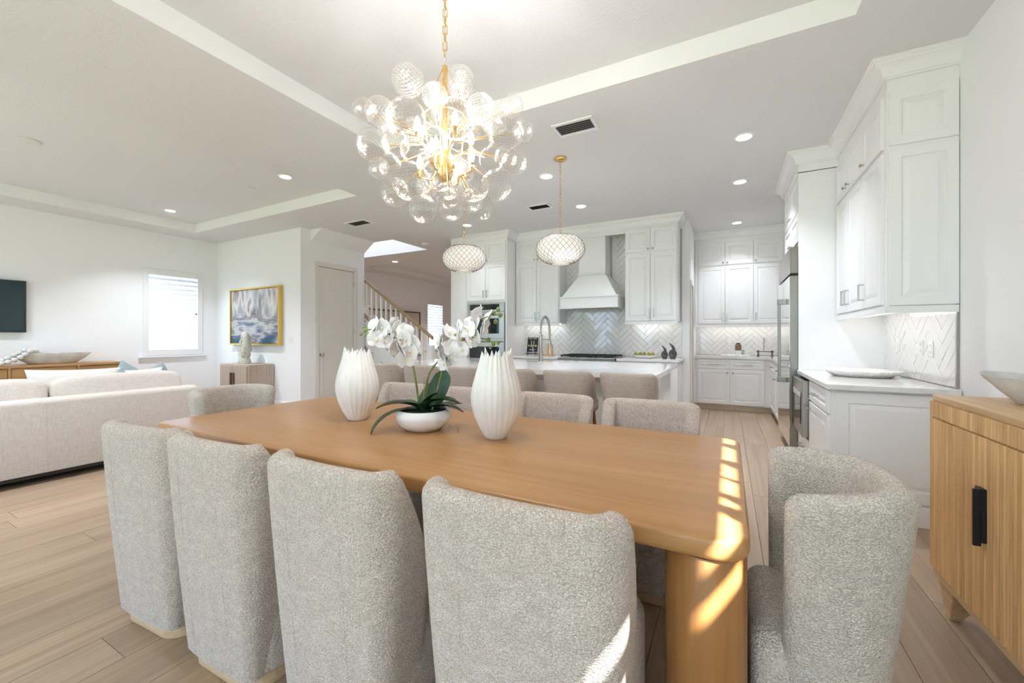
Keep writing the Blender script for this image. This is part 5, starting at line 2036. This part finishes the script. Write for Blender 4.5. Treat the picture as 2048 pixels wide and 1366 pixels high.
for a, d, h, r in [(-0.305, 0.02, 0.425, 0.011), (-0.325, 0.02, 0.405, 0.009), (-0.29, 0.02, 0.40, 0.012), (-0.315, 0.01, 0.44, 0.008), (0.40, 0.02, 0.535, 0.012), (0.375, 0.02, 0.515, 0.012), (0.41, 0.02, 0.505, 0.012), (0.385, 0.02, 0.47, 0.013), (0.35, 0.04, 0.375, 0.012), (0.375, 0.04, 0.355, 0.012), (0.40, 0.04, 0.36, 0.010), (0.36, 0.04, 0.335, 0.009)]:
    G().ball(rel(a, d, h), (r * 0.9, r * 0.9, r * 1.15), 10, 8).build("bud", BUD, t, smooth=True)
for q0, q1 in ((stem1[4], rel(-0.16, 0.03, 0.455)), (stem1[3], rel(-0.055, 0.04, 0.39)), (stem1[2], rel(-0.015, 0.02, 0.31)), (stem1[5], rel(-0.215, 0.04, 0.38)), (stem2[3], rel(0.08, 0.02, 0.33)), (stem2[5], rel(0.17, 0.02, 0.45)), (stem3[4], rel(0.27, 0.04, 0.43))):
    G().tube(bez(q0, tuple((Vector(q0) + Vector(q1)) / 2 + Vector((0.012, 0, -0.008))), q1, 6), 0.0022, 5).build("flower_stalk", STEMG, t)


# ------------------------------------------------------------------ reeded sideboard on the right wall
SX, SY0, SY1, SZ = 0.83, 1.06, 2.57, 0.985
t = thing("reeded_sideboard", "light oak sideboard with reeded doors and black pulls by the right wall", "sideboard", (1.05, 1.8, 0))
G().box(SX + 0.012, 1.28, SY0, SY1, 0.20, 0.955).build("body", SIDET, t, bevel=0.004)
slab(superrect(0.225, (SY1 - SY0) / 2 + 0.002, 0.012, 3), 0.957, SZ, 0.004, 3, c=(1.057, (SY0 + SY1) / 2)).build("top", SIDET, t, smooth=True, sharp=40)
G().box(SX + 0.004, 1.27, SY0 + 0.005, SY1 - 0.005, 0.165, 0.205).build("base_rail", SIDET, t, bevel=0.003)
pit = 0.0195


def reed(z0, z1):
    L = []
    for z in (z0, z1):
        L.append([(0.012, -pit * 0.48, z), (0.0, -pit * 0.40, z), (-0.006, -pit * 0.18, z), (-0.007, 0.0, z), (-0.006, pit * 0.18, z), (0.0, pit * 0.40, z), (0.012, pit * 0.48, z)])
    return G().loops(L).mesh("slat", smooth=True, sharp=50)


me_h, me_d = reed(0.888, 0.957), reed(0.205, 0.882)
k = 0
y = SY1 - pit / 2
while y > SY0:
    for me in (me_h, me_d):
        o = obj("slat", me, SIDEW, t)
        o.location = Vector((SX, y, 0))
    y -= pit
    k += 1
me_e = reed(0.205, 0.957)
for q in range(20):
    o = obj("slat", me_e, SIDEW, t)
    o.location = (SX + 0.03 + q * pit, SY1 + 0.004, 0)
    o.rotation_euler = (0, 0, -R90)
for y in (2.115, 1.50):
    g = G()
    g.box(SX - 0.022, SX - 0.006, y - 0.022, y + 0.022, 0.505, 0.700)
    g.box(SX - 0.040, SX - 0.018, y - 0.016, y - 0.006, 0.490, 0.697)
    g.build("pull", BLACK, t, bevel=0.002)
for y, s in ((SY1 - 0.03, -1), (SY0 + 0.03, 1)):
    for x, sx in ((SX + 0.035, 1), (1.25, -1)):
        G().hexa([(x, y, 0), (x + sx * 0.035, y, 0), (x + sx * 0.035, y + s * 0.045, 0), (x, y + s * 0.045, 0), (x - sx * 0.02, y - s * 0.0, 0.168), (x + sx * 0.10, y, 0.168), (x + sx * 0.10, y + s * 0.14, 0.168), (x - sx * 0.02, y + s * 0.14, 0.168)]).build("leg", SIDET, t, bevel=0.003)
# carved stone bowl on top
L = []
bx, by = 1.09, 2.33
for r, z in [(0.07, 0), (0.09, 0.004), (0.13, 0.05), (0.165, 0.09), (0.175, 0.108), (0.165, 0.106), (0.13, 0.065), (0.09, 0.03), (0.004, 0.022)]:
    ring = []
    for j in range(48):
        a = 2 * math.pi * j / 48
        k = 1 + 0.22 * abs(math.cos(a)) ** 6 * (r / 0.215)
        wz = 0.02 * abs(math.cos(a)) ** 4 * (r / 0.215) ** 2
        n = 0.006 * noise.noise(Vector((r * 20 * math.cos(a), r * 20 * math.sin(a), z * 20)))
        ca, sa = math.cos(a + 2.2), math.sin(a + 2.2)
        ring.append((bx + (r * k + n) * ca * 0.98, by + (r * k + n) * sa * 0.9, SZ + z + wz))
    L.append(ring)
tag(G().loops(L).build("stone_bowl", WASHB, smooth=True, sharp=70), "pale stone bowl with pointed ends on the reeded sideboard", "bowl")

# ------------------------------------------------------------------ sofa
t = thing("sofa", "long oatmeal linen sofa with its back to the dining table", "sofa", (-5.7, 1.0, 0))
X0 = -5.17
SYA, SYB = -0.45, 2.37
slab([(X0 - 0.085 + x, y) for x, y in superrect(0.085, (SYB - SYA) / 2, 0.05, 5)], 0.085, 0.720, (0.015, 0.045), 4, c=(0, (SYA + SYB) / 2)).build("back_frame", SOFAF, t, smooth=True, sharp=70)
slab([(x, y) for x, y in superrect(0.45, (SYB - SYA) / 2 - 0.01, 0.05, 5)], 0.085, 0.33, 0.02, 4, c=(-5.78, (SYA + SYB) / 2)).build("base", SOFAF, t, smooth=True, sharp=70)
for y in (SYA + 0.12, SYB - 0.12):
    slab(superrect(0.46, 0.12, 0.05, 5), 0.085, 0.60, (0.015, 0.05), 4, c=(-5.80, y)).build("arm", SOFAF, t, smooth=True, sharp=70)
yy = [SYA + 0.25, 0.28, 1.29, 2.30]
for k in range(3):
    yc, hy = (yy[k] + yy[k + 1]) / 2, (yy[k + 1] - yy[k]) / 2 - 0.005
    G().ball((-5.46, yc, 0.66), (0.135, hy + 0.004, 0.225), 44, 24, e1=0.36, e2=0.34, rot=Matrix.Rotation(math.radians(-8), 3, "Y")).build("back_cushion", SOFAF, t, smooth=True)
    G().ball((-5.86, yc, 0.42), (0.37, hy, 0.10), 28, 14, e1=0.45, e2=0.25).build("seat_cushion", SOFAF, t, smooth=True)
G().box(X0 - 1.0, X0 - 0.02, SYA + 0.03, SYB - 0.03, 0.055, 0.086).build("plinth_frame", mat("dark_plinth", (0.02, 0.018, 0.016), 0.6), t)
for x in (X0 - 0.08, X0 - 0.95):
    for y in (SYA + 0.10, 0.72, SYB - 0.10):
        G().box(x - 0.03, x + 0.03, y - 0.03, y + 0.03, 0, 0.056).build("foot", MATS["dark_plinth"], t)
G().tube([(X0 + 0.001, 1.22, 0.09), (X0 + 0.001, 1.22, 0.68)], 0.002, 5).build("seam", SOFAF, t)


def pillow(loc, half, rz, tilt, m, label, name="throw_pillow", roll=0.0):
    R = Matrix.Rotation(rz, 3, "Z") @ Matrix.Rotation(tilt, 3, "Y") @ Matrix.Rotation(roll, 3, "X")
    g = G()
    n = 18
    L = []
    top, bot = [], []
    hw, hh, th = half
    for i in range(n + 1):
        for j in range(n + 1):
            u, v = -1 + 2 * i / n, -1 + 2 * j / n
            puff = ((1 - u ** 4) * (1 - v ** 4)) ** 0.55
            ex = 1 - 0.07 * (1 - abs(v) ** 2) * 1 if True else 1
            ey = 1 - 0.07 * (1 - abs(u) ** 2)
            top.append(R @ Vector((th * puff + 0.004, hw * u * ex, hh * v * ey)))
            bot.append(R @ Vector((-th * puff - 0.004, hw * u * ex, hh * v * ey)))
    o = (n + 1) ** 2
    vs = [tuple(Vector(loc) + p) for p in top + bot]
    fs = []
    for i in range(n):
        for j in range(n):
            a = i * (n + 1) + j
            fs.append((a, a + 1, a + n + 2, a + n + 1))
            fs.append((a + o, a + n + 1 + o, a + n + 2 + o, a + 1 + o))
    rim = [j for j in range(n + 1)] + [i * (n + 1) + n for i in range(1, n + 1)] + [n * (n + 1) + j for j in range(n - 1, -1, -1)] + [i * (n + 1) for i in range(n - 1, 0, -1)]
    for k in range(len(rim)):
        a, b = rim[k], rim[(k + 1) % len(rim)]
        fs.append((a, a + o, b + o, b))
    g.add(vs, fs)
    return tag(g.build(name, m, smooth=True, sharp=80), label, "pillow", "pillows on the sofa")


pillow((-5.80, 0.62, 0.735), (0.32, 0.20, 0.07), 0.05, -0.25, PILLW, "ivory linen pillow at the left, above the sofa back", roll=0.05)
pillow((-5.82, 1.58, 0.735), (0.34, 0.20, 0.07), -0.04, -0.25, PILLW, "wide ivory linen pillow right of the sofa cushion joint", roll=-0.03)
pillow((-5.99, 2.06, 0.72), (0.20, 0.20, 0.06), 0.15, -0.25, PILLB, "blue grey linen pillow standing on its corner on the sofa", roll=0.95)
pillow((-5.76, 2.12, 0.73), (0.17, 0.17, 0.045), 0.05, -0.2, PILLW, "ivory linen pillow between the two blue grey pillows", roll=0.05)
pillow((-6.10, 2.36, 0.74), (0.17, 0.17, 0.05), 0.5, -0.2, PILLB, "blue grey linen pillow at the sofa's right arm", roll=0.35)

# ------------------------------------------------------------------ media console, TV and bowl
t = thing("media_console", "low honey oak media console along the left wall behind the sofa", "console", (-8.7, 1.7, 0))
CX, CY0, CY1, CZT = -8.48, 0.55, 2.82, 0.862
g = G()
g.box(-8.94, CX, CY0, CY1, CZT - 0.035, CZT).box(-8.94, CX, CY0, CY0 + 0.03, 0.12, CZT - 0.035).box(-8.94, CX, CY1 - 0.03, CY1, 0.12, CZT - 0.035).box(-8.94, CX, CY0 + 0.03, CY1 - 0.03, 0.12, 0.15).box(-8.94, -8.92, CY0, CY1, 0.12, CZT)
for y in (1.02, 1.67, 2.33):
    g.box(-8.94, CX, y - 0.012, y + 0.012, 0.15, CZT - 0.035)
g.build("case", CONSW, t, weld=False)
ys = [CY0 + 0.03, 1.02, 1.67, 2.33, CY1 - 0.03]
for k in range(4):
    G().box(CX - 0.030, CX - 0.008, ys[k] + 0.016, ys[k + 1] - 0.016, 0.155, CZT - 0.042).build("door", CONSW, t, bevel=0.002)
for y in (CY0 + 0.15, CY1 - 0.15):
    for x in (-8.88, CX - 0.06):
        G().box(x - 0.025, x + 0.025, y - 0.025, y + 0.025, 0, 0.12).build("leg", CONSW, t)
t = thing("television", "black flat television hung on the left wall", "television", (-8.9, 1.2, 1.3))
G().box(-8.94, -8.885, 0.50, 1.905, 1.315, 2.05).build("casing", mat("tv_casing", (0.03, 0.03, 0.03), 0.35), t, bevel=0.004)
G().box(-8.886, -8.882, 0.515, 1.885, 1.335, 2.035).build("screen", mat("tv_screen", (0.018, 0.04, 0.05), 0.12), t)
# dough bowl
L = []
bx, by, bz = -8.70, 2.12, CZT
for r, z in [(0.5, 0), (0.60, 0.004), (0.82, 0.07), (1.0, 0.15), (1.0, 0.162), (0.95, 0.16), (0.78, 0.09), (0.5, 0.03), (0.02, 0.025)]:
    ring = []
    for j in range(40):
        a = 2 * math.pi * j / 40
        ca, sa = math.cos(a), math.sin(a)
        ring.append((bx + 0.14 * r * math.copysign(abs(ca) ** 0.8, ca), by + 0.40 * r * math.copysign(abs(sa) ** 0.9, sa), bz + z + 0.006 * noise.noise(Vector((ca * 3, sa * 3, z * 10)))))
    L.append(ring)
tag(G().loops(L).build("dough_bowl", WASHB, smooth=True, sharp=70), "long whitewashed wooden bowl on the media console", "bowl")
# bead garland draped over the rim
t = thing("bead_garland", "strand of chunky whitewashed wooden beads draped over the bowl's left end", "garland", (-8.62, 1.7, CZT))
bm1 = G().ball((0, 0, 0), 0.033, 12, 8).mesh("bead", smooth=True)
pth = smooth_path([(-8.70, 1.95, CZT + 0.17), (-8.66, 1.86, CZT + 0.205), (-8.62, 1.77, CZT + 0.16), (-8.60, 1.66, CZT + 0.09), (-8.59, 1.55, CZT + 0.036), (-8.60, 1.46, CZT + 0.034), (-8.66, 1.42, CZT + 0.034)], 12)
pth2 = smooth_path([(-8.66, 1.98, CZT + 0.17), (-8.60, 1.90, CZT + 0.20), (-8.57, 1.82, CZT + 0.14), (-8.55, 1.72, CZT + 0.07), (-8.54, 1.62, CZT + 0.034), (-8.54, 1.52, CZT + 0.034)], 12)
for p in (pth, pth2):
    last = None
    for q in p:
        if last is None or (Vector(q) - last).length > 0.060:
            o = obj("bead", bm1, WASHB, t)
            o.location = q
            last = Vector(q)
    G().tube(p, 0.004, 5).build("string", mat("twine", (0.45, 0.38, 0.28), 0.9), t)

# ------------------------------------------------------------------ small cabinet, sculpture, painting
t = thing("accent_cabinet", "washed oak accent cabinet with two doors under the painting", "cabinet", (-7.5, 4.17, 0))
G().box(-7.93, -7.07, 3.95, 4.385, 0.08, 0.78).build("body", GREYW, t, bevel=0.004)
G().box(-7.89, -7.11, 3.99, 4.36, 0, 0.08).build("plinth", GREYW, t)
for a0, a1, h in ((-7.905, -7.502, -7.54), (-7.498, -7.095, -7.46)):
    d = G().box(a0, a1, 3.935, 3.95, 0.105, 0.755).build("door", GREYW, t, bevel=0.002)
    G().box(h - 0.012, h + 0.012, 3.905, 3.935, 0.36, 0.64).build("pull", mat("dark_bronze_pull", (0.22, 0.15, 0.10), 0.4, 0.7), d, bevel=0.002)
# pierced stone sculpture
t = thing("stone_sculpture", "rough pale stone sculpture with a tall slot on the accent cabinet", "sculpture", (-7.55, 4.15, 0.78))
pts, rr = [], []
for k in range(28):
    a = 2 * math.pi * k / 28
    pts.append((-7.56 + 0.080 * math.cos(a) + 0.012 * math.sin(a), 4.15, 0.78 + 0.30 + 0.215 * math.sin(a)))
    rr.append(0.052 + 0.020 * math.cos(a) + 0.008 * rnd.uniform(-1, 1) - 0.006 * math.sin(a))
L = G().tube(pts, rr, 14, True)
L.v = [tuple(Vector(p) + Vector((noise.noise(Vector(p) * 22), noise.noise(Vector(p) * 22 + Vector((5, 0, 0))), noise.noise(Vector(p) * 22 + Vector((0, 7, 0))))) * 0.014) for p in L.v]
L.build("stone_loop", STONE, t, smooth=True)
G().lathe([(0.12, 0), (0.125, 0.02), (0.118, 0.06), (0.10, 0.10)], (-7.545, 4.15, 0.78), 18, 1, 0.75).build("foot", STONE, t, smooth=True)


def painting_mat():
    m, nt, b = new_mat("abstract_canvas")
    b.inputs["Roughness"].default_value = 0.7
    tc = nt.nodes.new("ShaderNodeTexCoord")
    sep = nt.nodes.new("ShaderNodeSeparateXYZ")
    nt.links.new(tc.outputs["Object"], sep.inputs[0])
    # base: greys and whites in vertical drags above, horizontal below
    def nz(scale, detail=9, dist=0.25):
        mp = nt.nodes.new("ShaderNodeMapping")
        mp.inputs["Scale"].default_value = scale
        nt.links.new(tc.outputs["Object"], mp.inputs["Vector"])
        n = nt.nodes.new("ShaderNodeTexNoise")
        n.inputs["Scale"].default_value = 1.0
        n.inputs["Detail"].default_value = detail
        n.inputs["Distortion"].default_value = dist
        nt.links.new(mp.outputs[0], n.inputs["Vector"])
        return n.outputs["Fac"]
    skyc = ramp(nt, nz((4.5, 1, 1.6)), [(0.36, (0.16, 0.155, 0.18)), (0.46, (0.36, 0.35, 0.37)), (0.56, (0.64, 0.63, 0.61)), (0.66, (0.30, 0.23, 0.24))])
    seac = ramp(nt, nz((1.7, 1, 6.5)), [(0.34, (0.04, 0.10, 0.17)), (0.44, (0.17, 0.20, 0.26)), (0.52, (0.55, 0.55, 0.55)), (0.60, (0.19, 0.18, 0.23)), (0.68, (0.48, 0.40, 0.32))])
    mr = nt.nodes.new("ShaderNodeMapRange")
    mr.inputs["From Min"].default_value = 1.60
    mr.inputs["From Max"].default_value = 1.66
    nt.links.new(sep.outputs["Z"], mr.inputs["Value"])
    mx = nt.nodes.new("ShaderNodeMix")
    mx.data_type = "RGBA"
    nt.links.new(mr.outputs[0], mx.inputs[0])
    nt.links.new(seac, mx.inputs[6])
    nt.links.new(skyc, mx.inputs[7])
    nt.links.new(mx.outputs[2], b.inputs["Base Color"])
    return m


t = thing("abstract_painting", "large grey and blue abstract seascape in a deep gold frame", "painting", (-7.6, 4.36, 1.1))
G().box(-8.33, -6.87, 4.345, 4.36, 1.135, 2.115).build("canvas", painting_mat(), t)
g = G()
g.box(-8.36, -8.335, 4.325, 4.398, 1.105, 2.145).box(-6.865, -6.84, 4.325, 4.398, 1.105, 2.145).box(-8.335, -6.865, 4.325, 4.398, 1.105, 1.13).box(-8.335, -6.865, 4.325, 4.398, 2.12, 2.145)
g.build("frame", GOLDL, t, weld=False)
outlet("white double switch plate between the painting and the closet corner", Fr((0, YL, 0), (1, 0, 0), (0, -1, 0)), -6.62, 1.20, "switch", 0.116)

# ------------------------------------------------------------------ staircase
t = thing("staircase", "straight stair flight with pale treads rising left behind the closet wall", "stairs", (-6.2, 6.3, 0))
X1, RUN, RISE = -4.66, 0.265, 0.178
TREADW = wood("stair_tread_oak", (0.42, 0.30, 0.18), (0.58, 0.44, 0.29), 1, 1.5, 0.45)
for k in range(12):
    x1 = X1 - RUN * k
    G().box(x1 - RUN - 0.02, x1 + 0.025, 5.86, 6.77, RISE * (k + 1) - 0.03, RISE * (k + 1)).build("tread", TREADW, t, bevel=0.006)
    G().box(x1 - 0.02, x1, 5.87, 6.76, RISE * k, RISE * (k + 1) - 0.03).build("riser", TRIMW, t)
g = G()
for k in range(12):
    x1 = X1 - RUN * k
    g.box(x1 - RUN, x1 - 0.02, 5.87, 6.76, max(0, RISE * k - 0.25), RISE * (k + 1) - 0.031)
g.build("carriage", TRIMW, t)
t = thing("stair_railing", "white baluster railing with a sloping oak handrail along the stairs", "railing", (-5.5, 5.82, 0))
sl = RISE / RUN


def nose(x):
    return RISE + (X1 - x) * sl


xa, xb = -4.72, -7.0
g = G()
za, zb = nose(xa) + 1.03, nose(xb) + 1.03
for (x, z) in ():
    pass
L = []
for x, z in ((xa + 0.02, za - 0.013), (xb, zb)):
    L.append([(x, 5.80, z - 0.035), (x, 5.845, z - 0.035), (x, 5.855, z), (x, 5.842, z + 0.03), (x, 5.803, z + 0.03), (x, 5.79, z)])
G().loops(L).build("handrail", RAILW, t, bevel=0.004)
L = []
for x, z in ((xa, nose(xa) + 0.03), (xb, nose(xb) + 0.03)):
    L.append([(x, 5.79, z - 0.28), (x, 5.85, z - 0.28), (x, 5.85, z), (x, 5.79, z)])
G().loops(L).build("stringer", TRIMW, t)
n = 17
for k in range(n):
    x = xa - 0.09 - k * 0.128
    if x < xb:
        break
    G().box(x - 0.016, x + 0.016, 5.806, 5.838, nose(x) + 0.02, nose(x) + 1.005).build("baluster", TRIMW, t)
G().box(xa - 0.055, xa + 0.035, 5.778, 5.868, 0, 1.10).build("newel_post", TRIMW, t, bevel=0.006)
g = G().hexa([(-6.40, 5.765, 1.64), (-6.28, 5.765, 1.575), (-6.28, 5.80, 1.575), (-6.40, 5.80, 1.64), (-6.40, 5.765, 1.72), (-6.28, 5.765, 1.655), (-6.28, 5.80, 1.655), (-6.40, 5.80, 1.72)])
tag(g.build("handrail_return", RAILW, bevel=0.006), "short oak handrail end projecting past the closet wall corner", "handrail")

# ------------------------------------------------------------------ far room beyond the stairs
t = thing("framed_print", "large pale print in a thin brown frame leaning in the far room", "picture", (-8.8, 9.4, 0.6))
G().box(-8.93, -8.91, 8.2, 10.35, 0.60, 2.02).build("print", mat("pale_print", (0.62, 0.57, 0.52), 0.8, vary=(2, 0.06)), t)
g = G()
g.box(-8.93, -8.89, 8.16, 8.2, 0.56, 2.06).box(-8.93, -8.89, 10.35, 10.39, 0.56, 2.06).box(-8.93, -8.89, 8.2, 10.35, 0.56, 0.60).box(-8.93, -8.89, 8.2, 10.35, 2.02, 2.06)
g.build("frame", mat("walnut_frame", (0.16, 0.09, 0.06), 0.5), t, weld=False)
t = thing("floor_console", "low white console against the far left wall beyond the stairs", "console", (-8.6, 9.0, 0))
G().box(-8.88, -8.45, 7.4, 9.9, 0.10, 0.92).build("body", TRIMW, t, bevel=0.006)
for y in (7.5, 9.8):
    for x in (-8.84, -8.5):
        G().box(x - 0.02, x + 0.02, y - 0.02, y + 0.02, 0, 0.10).build("foot", TRIMW, t)
o = G().lathe([(0.07, 0), (0.08, 0.02), (0.085, 0.5), (0.075, 0.75), (0.05, 0.80), (0.045, 0.79), (0.01, 0.6)], (-8.62, 8.35, 0.92), 18).build("floor_vase", mat("terracotta_glaze", (0.52, 0.20, 0.08), 0.4), smooth=True)
tag(o, "tall terracotta orange vase seen between the stair balusters", "vase")
for x, y, s, l in ((-8.60, 7.62, 1.0, "black horn-shaped ornament, taller of two seen through the balusters"), (-8.60, 7.86, 0.8, "black horn-shaped ornament, shorter of two seen through the balusters")):
    t = thing("horn_ornament", l, "ornament", (x, y, 0.92), "black ornaments")
    G().tube(bez((x, y, 0.94), (x, y + 0.10, 1.25 * s + 0.1), (x, y - 0.10, 0.92 + 0.70 * s), 10), [0.07, 0.08, 0.08, 0.07, 0.06, 0.05, 0.04, 0.03, 0.02, 0.008], 10).build("horn", BLACK, t, smooth=True)
    G().box(x - 0.08, x + 0.08, y - 0.08, y + 0.08, 0.92, 0.945).build("base", BLACK, t, bevel=0.004)
